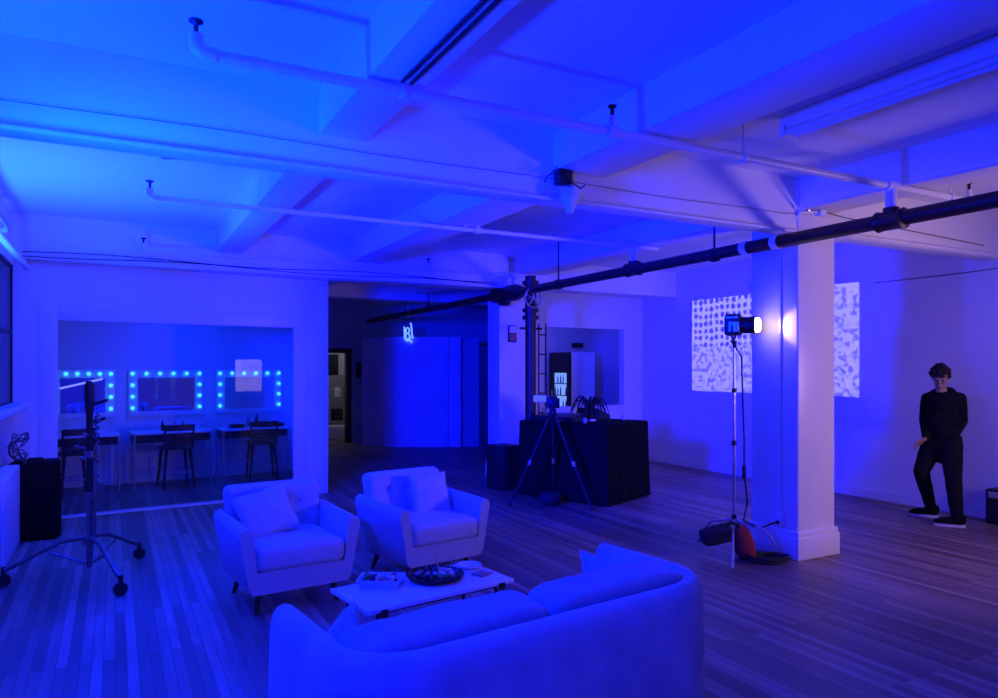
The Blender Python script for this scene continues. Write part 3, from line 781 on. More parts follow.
for x0, x1 in ((0.12, SL/2 - 0.004), (SL/2 + 0.004, SL - 0.12)):
    b = BM(); rbox(b, x0, x1, 0.14, SD + 0.01, 0.27, 0.43, 0.04, 4); obj('seat_cushion', b, 'velvet_cush', t)
for k, (x0, x1, zt, seed, mt) in enumerate(((0.075, 0.87, 0.79, 2.0, 'velvet_cush'), (0.865, 1.635, 0.79, 5.0, 'velvet_cush'))):
    b = BM()
    T = Matrix.Translation(((x0+x1)/2, 0.235, 0.61)) @ Matrix.Rotation(D(7), 4, 'X')
    sellipsoid(b, (0, 0, 0), (x1-x0)/2, 0.105, zt - 0.61, 0.30, 0.22, 88, 44, 0.016, seed, T)
    obj('back_cushion', b, mt, t, ang=80)
for x in (0.25, SL - 0.25):
    for y in (0.18, SD - 0.12):
        b = BM(); tube(b, [(x, y, 0.09), (x, y, 0)], [0.03, 0.022], 12); obj('leg', b, 'wood_dark', t)
def world_of(T): return T
Tp = ST @ Matrix.Translation((0.185, 0.53, 0.56)) @ Matrix.Rotation(D(80), 4, 'Z') @ Matrix.Rotation(D(12), 4, 'X') @ Matrix.Rotation(D(40), 4, 'Y')
b = BM(); pillow(b, 0.38, 0.36, 0.11, None, 4); o = obj('throw_pillow', b, 'velvet'); o.matrix_world = Tp
tag(o, 'square scatter cushion tucked against the left arm of the sofa', 'cushion', 'scatter cushions')
Tp = ST @ Matrix.Translation((SL - 0.185, 0.56, 0.575)) @ Matrix.Rotation(D(-90), 4, 'Z') @ Matrix.Rotation(D(9), 4, 'X')
b = BM(); pillow(b, 0.40, 0.34, 0.08, None, 6); o = obj('throw_pillow', b, 'velvet'); o.matrix_world = Tp
tag(o, 'square scatter cushion tucked against the right arm of the sofa', 'cushion', 'scatter cushions')

# ------------------------------------------------------------------ coffee table and food
CT, CA = Vector((1.555, 3.80, 0)), D(9)
t = thing('coffee_table', 'low white coffee table between the sofa and the armchairs', 'table', CT, CA)
b = BM(); rbox(b, -0.47, 0.47, -0.235, 0.235, 0.395, 0.42, 0.006, 2); obj('tabletop', b, 'table_white', t)
for sx in (-1, 1):
    for sy in (-1, 1):
        b = BM(); tube(b, [(sx*0.38, sy*0.17, 0.395), (sx*0.42, sy*0.20, 0)], 0.012, 10); obj('leg', b, 'iron', t)
        b = BM(); box(b, sx*0.38 - 0.02, sx*0.38 + 0.02, sy*0.237 - 0.004, sy*0.237 + 0.004, 0.37, 0.41); obj('bracket', b, 'iron', t, smooth=False)
b = BM()
for sy in (-1, 1): box(b, -0.40, 0.40, sy*0.18 - 0.012, sy*0.18 + 0.012, 0.375, 0.396)
obj('rail', b, 'iron', t, smooth=False)
CZ = 0.42
def snack(kind, x, y, z, s, group, label):
    b = BM()
    if kind == 0: rbox(b, -s, s, -s*0.8, s*0.8, -s*0.6, s*0.6, s*0.2, 2)
    elif kind == 1: ball(b, (0, 0, 0), s, 2)
    elif kind == 2: ball(b, (0, 0, 0), s*1.2, 2, (1, 0.7, 0.45))
    else:
        tube(b, [(-s*1.4, 0, 0), (-s*0.4, s*0.5, s*0.8), (s*0.6, 0, s*0.3), (s*1.4, -s*0.4, s*0.9)], [s*0.25, s*0.7, s*0.6, s*0.15], 8)
    nm = ('cheese_piece', 'berry', 'meat_slice', 'salad_leaf')[kind]
    o = obj(nm, b, ('food_a', 'food_b', 'food_c', 'food_d')[kind])
    o.location = (x, y, z); o.rotation_euler = (random.uniform(-.3, .3), random.uniform(-.3, .3), random.uniform(0, 6))
    return tag(o, label, nm.replace('_', ' '), group)
# clear rectangular tray on the left
t = thing('snack_tray', 'pale open plastic tray of snacks at the left of the coffee table', 'tray', (1.325, 3.88, CZ), CA - D(38))
b = BM()
lo, hi, hi2, lo2 = [(-0.10, -0.065), (0.10, -0.065), (0.10, 0.065), (-0.10, 0.065)], [(-0.125, -0.09), (0.125, -0.09), (0.125, 0.09), (-0.125, 0.09)], [(-0.118, -0.083), (0.118, -0.083), (0.118, 0.083), (-0.118, 0.083)], [(-0.097, -0.062), (0.097, -0.062), (0.097, 0.062), (-0.097, 0.062)]
R4 = [[b.verts.new((x, y, z)) for x, y in P_] for P_, z in ((lo, 0), (hi, 0.05), (hi2, 0.05), (lo2, 0.006))]
for A_, B2 in zip(R4, R4[1:]):
    for k in range(4): b.faces.new((A_[k], A_[(k+1) % 4], B2[(k+1) % 4], B2[k]))
b.faces.new(R4[0][::-1]); b.faces.new(R4[3]); obj('tray_body', b, 'clear_plastic', t)
TR = Matrix.Translation((1.325, 3.88, CZ)) @ Matrix.Rotation(CA - D(38), 4, 'Z')
LBL = ['pale cheese piece in the plastic snack tray', 'dark berry in the plastic snack tray', 'pink meat slice in the plastic snack tray', 'green leaf in the plastic snack tray']
for i in range(22):
    lay = 0 if i < 14 else 1
    gx, gy = ((i % 5) - 2)*0.042, ((i // 5) % 3 - 1)*0.042
    p = TR @ Vector((gx*(0.8 if lay else 1) + random.uniform(-.008, .008), gy*(0.8 if lay else 1) + random.uniform(-.008, .008), 0.026 + lay*0.028))
    snack(random.choice((0, 1, 2, 0)) if i % 5 else 3, p.x, p.y, p.z, random.uniform(0.015, 0.021), 'snacks in the plastic tray', '')
for o in COL.objects:
    if o.get('group') == 'snacks in the plastic tray':
        o['label'] = LBL[('cheese_piece', 'berry', 'meat_slice', 'salad_leaf').index(o.name.split('.')[0])]; o['group'] = o['label'].split(' in the')[0] + 's in the plastic tray'
# round dark platter
PC = Vector((1.645, 3.85, CZ))
t = thing('platter', 'round dark rimmed platter of snacks in the middle of the coffee table', 'platter', PC)
b = BM(); lathe(b, [(0.12, 0), (0.155, 0.012), (0.165, 0.032), (0.158, 0.032), (0.145, 0.014), (0, 0.012)], seg=40)
obj('dish', b, 'wood_dark', t)
b = BM()
for k in range(40):
    a = 2*PI*k/40; ball(b, (0.162*math.cos(a), 0.162*math.sin(a), 0.032), 0.008, 1)
obj('beaded_rim', b, 'wood_dark', t)
LB2 = ['pale cheese piece on the round dark platter', 'dark berry on the round dark platter', 'pink meat slice on the round dark platter', 'green leaf on the round dark platter']
k = 0
for ring, cnt in ((0.0, 1), (0.05, 7), (0.10, 13)):
    for q in range(cnt):
        a = 2*PI*q/cnt + ring*20 + 0.2
        sector = int(((a % (2*PI)) / (2*PI)) * 6)
        kind = (0, 1, 2, 1, 3, 0)[sector]
        o = snack(kind, PC.x + ring*math.cos(a), PC.y + ring*math.sin(a), CZ + 0.030, random.uniform(0.014, 0.021), '', LB2[kind])
        o['group'] = LB2[kind].split(' on the')[0] + 's on the round platter'
b = BM(); tube(b, [(PC.x + 0.04, PC.y + 0.05, CZ + 0.03), (PC.x + 0.035, PC.y + 0.06, CZ + 0.13)], 0.005, 8); tag(obj('serving_fork', b, 'chrome'), 'serving fork sticking up out of the round platter', 'fork')
# small bowl behind the tray, plate and napkin at the right
b = BM(); lathe(b, [(0.03, 0), (0.055, 0.03), (0.06, 0.045), (0.054, 0.045), (0.03, 0.008), (0, 0.008)], (1.425, 3.985, CZ), 24); tag(obj('dip_bowl', b, 'wood_dark'), 'small dark bowl behind the plastic snack tray', 'bowl')
b = BM(); lathe(b, [(0.045, 0), (0.075, 0.012), (0.078, 0.02), (0.072, 0.02), (0.045, 0.006), (0, 0.006)], (1.925, 3.975, CZ), 28); tag(obj('side_plate', b, 'table_white'), 'small white plate at the far right corner of the coffee table', 'plate')
b = BM(); rbox(b, -0.05, 0.05, -0.045, 0.045, 0, 0.012, 0.004, 2); o = obj('napkin_stack', b, 'food_c', loc=(1.925, 3.80, CZ), rotz=D(25)); tag(o, 'short stack of pinkish napkins at the right end of the coffee table', 'napkins')

# ------------------------------------------------------------------ rolling stand at left
RS = Vector((-0.175, 6.42, 0))
t = thing('rolling_light_stand', 'tall dark rolling stand on three caster legs in front of the dressing room', 'stand', RS)
b = BM(); tube(b, [(0, 0, 0.10), (0, 0, 0.95)], 0.022, 14); tube(b, [(0.035, -0.02, 0.30), (0.035, -0.02, 1.05)], 0.010, 8); obj('lower_column', b, 'steel_dark', t)
b = BM(); tube(b, [(0, 0, 0.66), (0, 0, 1.32)], 0.024, 14); obj('upper_column', b, 'iron', t)
b = BM(); tube(b, [(0, 0, 1.28), (0, 0, 1.40), (0, 0, 1.50), (0, 0, 1.55)], [0.026, 0.036, 0.038, 0.024], 14); obj('head_clamp', b, 'black', t)
for z, r in ((0.66, 0.038), (0.30, 0.042), (0.98, 0.040)):
    b = BM(); tube(b, [(0, 0, z - 0.025), (0, 0, z + 0.025)], r, 14); obj('collar', b, 'steel_dark', t)
for k in range(6):
    z = 0.72 + 0.1*k; a = 1.1*k
    b = BM(); tube(b, [(0, 0, z), (0.085*math.cos(a), 0.085*math.sin(a), z + 0.02)], 0.007, 6); ball(b, (0.09*math.cos(a), 0.09*math.sin(a), z + 0.02), 0.018, 1); obj('knob', b, 'steel_dark', t)
b = BM(); pts = [(0.05 + 0.015*math.sin(k*1.9), -0.03 + 0.012*math.cos(k*2.3), 1.3 - 0.016*k) for k in range(40)]; tube(b, pts, 0.009, 6); obj('safety_chain', b, 'steel_dark', t)
Ri = Vector((0.8813, -0.4726, 0))
b = BM(); tube(b, [Ri*-0.23 + Vector((0, 0, 1.49)), Ri*0.10 + Vector((0, 0, 1.565))], 0.008, 10); obj('glow_bar', b, 'bar_glow', t)  # slim pale bar, emission added so it reads bright
b = BM(); tube(b, [(0, 0, 1.36), tuple(Ri*0.14 + Vector((0, 0, 1.40)))], 0.012, 8); tube(b, [(0, 0, 1.22), tuple(Ri*0.12 + Vector((0, 0, 1.26)))], 0.012, 8); obj('lock_handle', b, 'iron', t)
for (fx, fy) in ((0.21, -0.565), (0.36, 0.49), (-0.565, 0.09)):
    b = BM(); tube(b, [(0, 0, 0.34), (fx*0.35, fy*0.35, 0.31), (fx*0.9, fy*0.9, 0.15), (fx, fy, 0.13)], 0.017, 10); lg = obj('leg', b, 'steel_dark', t)
    b = BM(); tube(b, [(0, 0, 0.12), (fx*0.5, fy*0.5, 0.24)], 0.010, 8); obj('brace', b, 'steel_dark', lg)
    b = BM(); tube(b, [(fx, fy, 0.15), (fx, fy, 0.09)], 0.016, 8); lathe(b, [(0.012, -0.018), (0.045, -0.018), (0.05, 0), (0.045, 0.018), (0.012, 0.018)], (fx, fy, 0.051), 16, Matrix.Rotation(PI/2, 4, 'X')); obj('caster', b, 'black', lg)

# floor speaker at far left
t = thing('floor_speaker', 'black loudspeaker cabinet on the floor against the left wall', 'speaker', (-0.68, 8.30, 0), D(-4))
b = BM(); prism(b, [(-0.24, -0.20), (0.20, -0.20), (0.235, -0.10), (0.20, 0.2), (-0.24, 0.2)], 0.0, 0.74)
for v in b.verts:
    if v.co.z > 0.5: v.co.x *= 0.90; v.co.y += 0.03
    else: v.co.x *= 0.94
bmesh.ops.bevel(b, geom=b.edges[:], offset=0.018, segments=2, affect='EDGES'); obj('cabinet', b, 'matte_black', t)
b = BM(); rbox(b, -0.19, 0.16, -0.225, -0.19, 0.06, 0.68, 0.01, 2, Matrix.Rotation(D(-1.8), 4, 'X')); obj('grille', b, 'matte_black', t)
b = BM(); tube(b, [(-0.07, 0.02, 0.735), (-0.06, 0.02, 0.765), (0.05, 0.02, 0.765), (0.06, 0.02, 0.735)], 0.010, 8); obj('handle', b, 'matte_black', t)
b = BM(); pts = []
for k in range(120):
    a = k*0.62; pts.append((-0.82 + 0.07*math.sin(a*0.71), 8.3 + 0.16*math.cos(a), 0.80 + 0.11*math.sin(a*0.37) + 0.04*math.sin(a*1.3) + 0.08))
tube(b, pts, 0.006, 6); tag(obj('cable_tangle', b, 'steel_dark'), 'tangled cable hanging at the left wall above the black loudspeaker', 'cable')
b = BM(); rbox(b, -0.93, -0.79, 7.0, 8.1, 0.0, 0.74, 0.02); 
tag(obj('radiator_cover', b, 'trim'), 'pale low cabinet under the left window sill', 'cabinet')

# ------------------------------------------------------------------ DJ desk
DC, DAa = Vector((5.36, 7.66, 0)), D(22)
DT = Matrix.Translation(DC) @ Matrix.Rotation(DAa, 4, 'Z')
t = thing('draped_desk', 'large desk covered to the floor in black cloth beside the far column', 'desk', DC, DAa)
b = BM(); rbox(b, -0.49, 0.49, -0.64, 0.64, 0.92, 0.96, 0.01, 2); obj('desktop', b, 'black', t)
for sx in (-1, 1):
    for sy in (-1, 1):
        b = BM(); tube(b, [(sx*0.44, sy*0.59, 0), (sx*0.44, sy*0.59, 0.92)], 0.02, 8); obj('leg', b, 'iron', t)
b = BM(); nn = 120; per = []
for k in range(nn):
    s = k/nn*4; side = int(s); f = s - side
    c4 = [(-0.5, -0.65), (0.5, -0.65), (0.5, 0.65), (-0.5, 0.65)]
    p, q = c4[side], c4[(side+1) % 4]; per.append((p[0] + (q[0]-p[0])*f, p[1] + (q[1]-p[1])*f))
rows = []
for z, amp, ex in ((0.972, 0, 1.0), (0.955, 0.0, 1.012), (0.6, 0.008, 1.02), (0.3, 0.014, 1.03), (0.012, 0.020, 1.045)):
    rows.append([b.verts.new((x*(ex + amp*math.sin(k*1.05)), y*(ex + amp*math.sin(k*1.05 + 0.5)), z)) for k, (x, y) in enumerate(per)])
for A_, B2 in zip(rows, rows[1:]):
    for k in range(nn): b.faces.new((A_[k], A_[(k+1) % nn], B2[(k+1) % nn], B2[k]))
b.faces.new(rows[0])
tag(obj('black_cloth', b, 'cloth_black', loc=DC, rotz=DAa), 'floor length black cloth draped over the large desk', 'tablecloth')
def on_desk(x, y, z=0.973): return DT @ Vector((x, y, z))
t = thing('mixing_console', 'dark mixing console on the left half of the black draped desk', 'console', on_desk(-0.22, 0.22), DAa + D(90))
b = BM(); prism(b, [(-0.30, -0.17), (0.30, -0.17), (0.30, 0.17), (-0.30, 0.17)], 0, 0.06)
for v in b.verts:
    if v.co.z > 0.03 and v.co.y < 0: v.co.z = 0.09
obj('case', b, 'black', t, smooth=False)
for k in range(9):
    b = BM(); tube(b, [(-0.26 + 0.065*k, -0.05, 0.07), (-0.26 + 0.065*k, -0.05, 0.098)], 0.012, 8); obj('knob', b, 'grey', t)
t = thing('black_case', 'black case with a sloping lid at the right of the draped desk', 'case', on_desk(0.34, 0.05), DAa)
b = BM(); prism(b, [(-0.17, -0.16), (0.14, -0.16), (0.14, 0.16), (-0.17, 0.16)], 0, 0.04)
for v in b.verts:
    if v.co.z > 0.02: v.co.z = 0.15 if v.co.x < 0 else 0.05
obj('case_body', b, 'black', t, smooth=False)
b = BM(); box(b, -0.175, -0.165, -0.05, 0.05, 0.06, 0.08); obj('latch', b, 'iron', t, smooth=False)
b = BM(); cpos = on_desk(0.12, -0.02)
for k in range(26):
    a = 2*PI*k/26 + random.uniform(-.1, .1); R_ = random.uniform(0.13, 0.27); h = random.uniform(0.20, 0.30)
    pts = []
    for i in range(9):
        s = i/8; pts.append((R_*s*math.cos(a), R_*s*math.sin(a), max(0.012, 0.03 + 4*h*s*(1.02 - s)*0.9)))
    tube(b, pts, [0.008]*7 + [0.006, 0.003], 6)
ball(b, (0, 0, 0.05), 0.07, 2, (1, 1, 0.7))
o = obj('cable_bundle', b, 'cable', loc=cpos); tag(o, 'dark drooping bundle of arching cables on top of the draped desk', 'cables')
for i, (x, y, mt, lab) in enumerate(((-0.40, -0.28, 'grey', 'small grey cup on the near edge of the draped desk'), (0.42, -0.35, 'jar', 'pale small cup near the right end of the draped desk'), (-0.1, -0.2, 'jar', 'pale adapter lying before the cable bundle on the desk'))):
    b = BM(); lathe(b, [(0.025, 0), (0.032, 0.06), (0.028, 0.06), (0.02, 0.006), (0, 0.006)], seg=14) if i < 2 else rbox(b, -0.04, 0.04, -0.02, 0.02, 0, 0.03, 0.006, 2)
    o = obj('cup' if i < 2 else 'power_adapter', b, mt, loc=on_desk(x, y)); tag(o, lab, 'cup' if i < 2 else 'adapter')
t = thing('floor_speaker', 'short black loudspeaker on the floor at the left end of the draped desk', 'speaker', (4.70, 8.60, 0), D(12))
b = BM(); rbox(b, -0.17, 0.17, -0.18, 0.18, 0, 0.60, 0.015, 2); obj('cabinet', b, 'black', t)
b = BM(); rbox(b, -0.15, 0.15, -0.195, -0.175, 0.03, 0.57, 0.006, 2); obj('grille', b, 'iron', t)
b = BM(); ball(b, (0, 0, 0.085), 0.13, 3, (1.25, 0.8, 0.65))
for v in b.verts:
    v.co.z = max(0, v.co.z); v.co += Vector((noise.noise(v.co*9), noise.noise(v.co*9 + Vector((5, 0, 0))), 0))*0.015
o = obj('equipment_bag', b, 'dark_canvas', loc=(4.62, 7.28, 0)); tag(o, 'small slumped black bag on the floor under the tripod', 'bag')

# tripod with camera
TP = Vector((4.62, 7.24, 0))
t = thing('tripod', 'tall black tripod standing in front of the draped desk', 'tripod', TP)
for (fx, fy) in ((-0.46, 0.23), (0.23, -0.48), (0.20, 0.30)):
    b = BM(); tube(b, [(fx*0.08, fy*0.08, 1.06), (fx*0.55, fy*0.55, 0.50)], 0.020, 10); tube(b, [(fx*0.5, fy*0.5, 0.56), (fx, fy, 0.02)], 0.013, 10); lg = obj('leg', b, 'iron', t)
    b = BM(); ball(b, (fx, fy, 0.02), 0.022, 2); obj('rubber_foot', b, 'black', lg)
    b = BM(); tube(b, [(fx*0.52, fy*0.52, 0.55), (fx*0.55, fy*0.55, 0.49)], 0.026, 10); obj('leg_lock', b, 'chrome', lg)
b = BM(); tube(b, [(0, 0, 0.75), (0, 0, 1.10)], 0.018, 10); obj('center_column', b, 'iron', t)
b = BM(); lathe(b, [(0.05, 1.05), (0.055, 1.09), (0.04, 1.12), (0.045, 1.16), (0, 1.17)], seg=16); tube(b, [(0.02, -0.02, 1.12), (-0.22, -0.16, 1.0)], 0.009, 8); obj('pan_head', b, 'black', t)
t = thing('video_camera', 'black video camera with a pale flip out screen on top of the tripod', 'camera', (4.62, 7.24, 1.17), D(-30))
b = BM(); rbox(b, -0.07, 0.08, -0.06, 0.07, 0, 0.12, 0.012, 2); rbox(b, -0.03, 0.05, -0.05, 0.05, 0.115, 0.15, 0.01, 2); obj('body', b, 'black', t)
b = BM(); tube(b, [(0.0, 0.07, 0.06), (0.0, 0.18, 0.06), (0, 0.20, 0.06)], [0.042, 0.045, 0.048], 16); obj('lens', b, 'black', t)
b = BM(); rbox(b, -0.24, -0.075, -0.075, -0.06, 0.07, 0.16, 0.005, 2); ms = obj('flip_screen', b, 'black', t)
b = BM(); box(b, -0.232, -0.083, -0.078, -0.0755, 0.077, 0.153); obj('screen_glass', b, 'monitor', ms, smooth=False)

# ------------------------------------------------------------------ tungsten light by the near column
LS = Vector((4.88, 4.64, 0))
t = thing('light_stand', 'slim steel light stand with a lit lamp beside the near column', 'light stand', LS)
b = BM(); tube(b, [(0, 0, 0.06), (0, 0, 1.0)], 0.016, 12); tube(b, [(0, 0, 0.98), (0, 0, 1.85)], 0.012, 12); obj('pole', b, 'chrome', t)
for z in (0.98, 1.45, 0.32):
    b = BM(); tube(b, [(0, 0, z - 0.02), (0, 0, z + 0.02)], 0.022, 10); tube(b, [(0, 0, z), (-0.045, -0.02, z)], 0.008, 6); obj('collar', b, 'black', t)
for (fx, fy) in ((-0.44, -0.40), (0.20, -0.36), (-0.05, 0.40)):
    b = BM(); tube(b, [(0, 0, 0.30), (fx*0.25, fy*0.25, 0.27), (fx*0.6, fy*0.6, 0.24), (fx*0.75, fy*0.75, 0.18), (fx, fy, 0.01)], 0.012, 10); obj('leg', b, 'chrome', t)
t = thing('fresnel_lamp', 'glowing tungsten fresnel lamp clamped on the slim light stand', 'lamp', (4.89, 4.63, 2.03), D(-56))
# local +x is the beam direction
b = BM(); rbox(b, -0.09, 0.05, -0.075, 0.075, -0.09, 0.09, 0.02, 3)
for k in range(4): rbox(b, -0.085 + k*0.035, -0.065 + k*0.035, -0.05, 0.05, 0.085, 0.105, 0.003, 1)
obj('housing', b, 'black', t)
b = BM(); rbox(b, -0.07, 0.03, -0.078, -0.073, 0.06, 0.078, 0.002, 1); rbox(b, -0.05, 0.04, -0.08, -0.073, -0.06, 0.03, 0.003, 1); obj('side_plate', b, 'chrome', t)
b = BM()
RX = Matrix.Rotation(PI/2, 4, 'Y')
lathe(b, [(0.072, 0.05), (0.076, 0.17), (0.070, 0.17), (0.066, 0.055)], (0, 0, 0), 24, RX); obj('barrel', b, 'iron', t)
b = BM(); lathe(b, [(0.066, 0.165), (0.066, 0.19), (0.058, 0.205), (0.03, 0.214), (0, 0.217)], (0, 0, 0), 24, RX); obj('lens', b, 'lens', t)
b = BM(); tube(b, [(-0.02, -0.085, 0.0), (-0.02, -0.09, -0.10), (-0.02, 0, -0.135), (-0.02, 0.09, -0.10), (-0.02, 0.085, 0)], 0.009, 8); tube(b, [(-0.01, 0, -0.135), (-0.01, 0, -0.20)], 0.018, 10); obj('yoke', b, 'iron', t)
b = BM(); tube(b, [(4.86, 4.66, 1.9), (4.93, 4.60, 1.75), (4.93, 4.59, 1.4), (4.95, 4.59, 1.0), (4.94, 4.58, 0.72), (4.97, 4.57, 0.45), (4.90, 4.55, 0.30), (4.99, 4.45, 0.24), (5.06, 4.38, 0.29), (5.11, 4.36, 0.30)], 0.008, 8); rbox(b, 4.925, 4.955, 4.565, 4.595, 0.66, 0.78, 0.008, 2)
tag(obj('extension_cable', b, 'cable'), 'black power cord hanging from the lit lamp down to the column socket', 'cord')
b = BM(); pts = []
for k in range(96):
    a = k*2*PI/24; rr = 0.15 + 0.012*math.sin(k*0.7); pts.append((rr*1.15*math.cos(a), rr*0.75*math.sin(a), 0.012 + 0.0006*k + 0.004*math.sin(k)))
tube(b, pts, 0.009, 8); o = obj('coiled_cable', b, 'cable', loc=(4.87, 4.25, 0), rotz=D(-20)); tag(o, 'black cable coiled on the floor at the foot of the column', 'cable')
# saddle sand bag over the stand leg
t = thing('sandbag', 'red and black saddle sandbag slung over the foot of the light stand', 'sandbag', (4.73, 4.52, 0), D(-28))
b = BM(); sellipsoid(b, (-0.13, 0.02, 0.20), 0.135, 0.09, 0.07, 0.45, 0.4, 32, 16, 0.022, 3, Matrix.Translation((-.13,0,.2)) @ Matrix.Rotation(D(-14), 4, 'Y') @ Matrix.Translation((.13,0,-.2)))
obj('black_pouch', b, 'dark_canvas', t)
b = BM(); sellipsoid(b, (0.085, -0.04, 0.145), 0.078, 0.085, 0.143, 0.6, 0.55, 32, 16, 0.018, 7, Matrix.Translation((.085,0,.15)) @ Matrix.Rotation(D(-14), 4, 'Y') @ Matrix.Translation((-.085,0,-.15)))
obj('red_pouch', b, 'red', t)
b = BM(); tube(b, [(-0.10, -0.02, 0.27), (-0.02, -0.03, 0.31), (0.05, -0.04, 0.29)], 0.018, 8); obj('strap', b, 'dark_canvas', t)
# black bag behind the column
b = BM(); ball(b, (0, 0, 0.06), 0.12, 3, (1.1, 0.8, 0.75))
for v in b.verts:
    v.co.z = max(0, v.co.z); v.co += Vector((noise.noise(v.co*8), noise.noise(v.co*8 + Vector((3, 0, 0))), 0))*0.02
o = obj('black_bag', b, 'dark_canvas', loc=(5.86, 4.46, 0)); tag(o, 'black bag on the floor just behind the near column', 'bag')

# ------------------------------------------------------------------ projection on right wall
b = BM(); box(b, 8.418, 8.429, 5.90, 8.92, 1.275, 2.76)
tag(obj('projection_screen', b, 'screen_paint', smooth=False), 'pale rectangle on the right wall showing a projected speckled pattern', 'projection screen')
t = thing('projector', 'projector hanging from the ceiling behind the near column', 'projector', (6.3, 5.5, 2.55))
b = BM(); rbox(b, -0.16, 0.12, -0.15, 0.15, -0.05, 0.05, 0.015, 2); obj('body', b, 'jar', t)
b = BM(); tube(b, [(0, 0, 0.05), (0, 0, CEIL - 2.55)], 0.016, 10); obj('ceiling_mount', b, 'pipe_white', t)
b = BM(); lathe(b, [(0.035, 0.0), (0.035, 0.02), (0, 0.02)], (0.12, 0.06, 0), 18, Matrix.Rotation(PI/2, 4, 'Y')); obj('lens', b, 'black', t)

# amp at the right edge
t = thing('guitar_amplifier', 'small black amplifier box against the right wall at the picture edge', 'amplifier', (8.27, 4.06, 0), D(4))
b = BM(); rbox(b, -0.11, 0.12, -0.2, 0.2, 0, 0.37, 0.02, 3); obj('cabinet', b, 'black', t)
b = BM(); rbox(b, -0.118, -0.108, -0.17, 0.17, 0.03, 0.26, 0.004, 1); obj('grille', b, 'iron', t)
b = BM(); rbox(b, -0.116, -0.108, -0.17, 0.17, 0.28, 0.345, 0.004, 1); obj('control_panel', b, 'grey', t)
b = BM(); tube(b, [(0, -0.12, 0.365), (0, -0.11, 0.40), (0, 0.11, 0.40), (0, 0.12, 0.365)], 0.010, 8); obj('handle', b, 'grey', t)

# ------------------------------------------------------------------ person
gx, gy = 7.785, 4.51
PR = math.atan2(-0.8625, 0.5063)      # local x = to the right as seen from the sofa, local -y faces the sofa
t = thing('person', 'person with dark curly hair in black hoodie standing head bowed by right wall', 'person', (gx, gy, 0), PR)
V = Vector
neck, head = V((0.015, 0.0, 1.38)), V((0.0, -0.05, 1.545))
shR, elR, wrR = V((-0.105, 0.02, 1.325)), V((-0.14, 0.11, 1.08)), V((-0.125, -0.10, 0.90))
shL, elL, wrL = V((0.165, 0.02, 1.33)), V((0.195, 0.15, 1.08)), V((0.14, -0.08, 0.98))
pel, hipR, hipL = V((0.03, 0.03, 0.93)), V((-0.055, 0.06, 0.88)), V((0.10, -0.01, 0.88))
knR, anR = V((-0.175, 0.0, 0.53)), V((-0.085, 0.25, 0.10))
knL, anL = V((0.115, -0.15, 0.49)), V((0.15, -0.19, 0.10))
def limb(b, pts, rr, seg=14):
    # resample for smooth tapers
    P_, R_ = [], []
    for i in range(len(pts) - 1):
        for k in range(6):
            s = k/6; P_.append(pts[i].lerp(pts[i+1], s)); R_.append(rr[i] + (rr[i+1] - rr[i])*s)
    P_.append(pts[-1]); R_.append(rr[-1]); tube(b, P_, R_, seg)
    for p, r in zip(pts, rr): ball(b, p, r*0.99, 2)
HR = Matrix.Translation(head) @ Matrix.Rotation(D(-4), 4, 'Z') @ Matrix.Rotation(D(27), 4, 'X')
def hp(x, y, z): return HR @ V((x, y, z))
hrot = HR.to_quaternion()
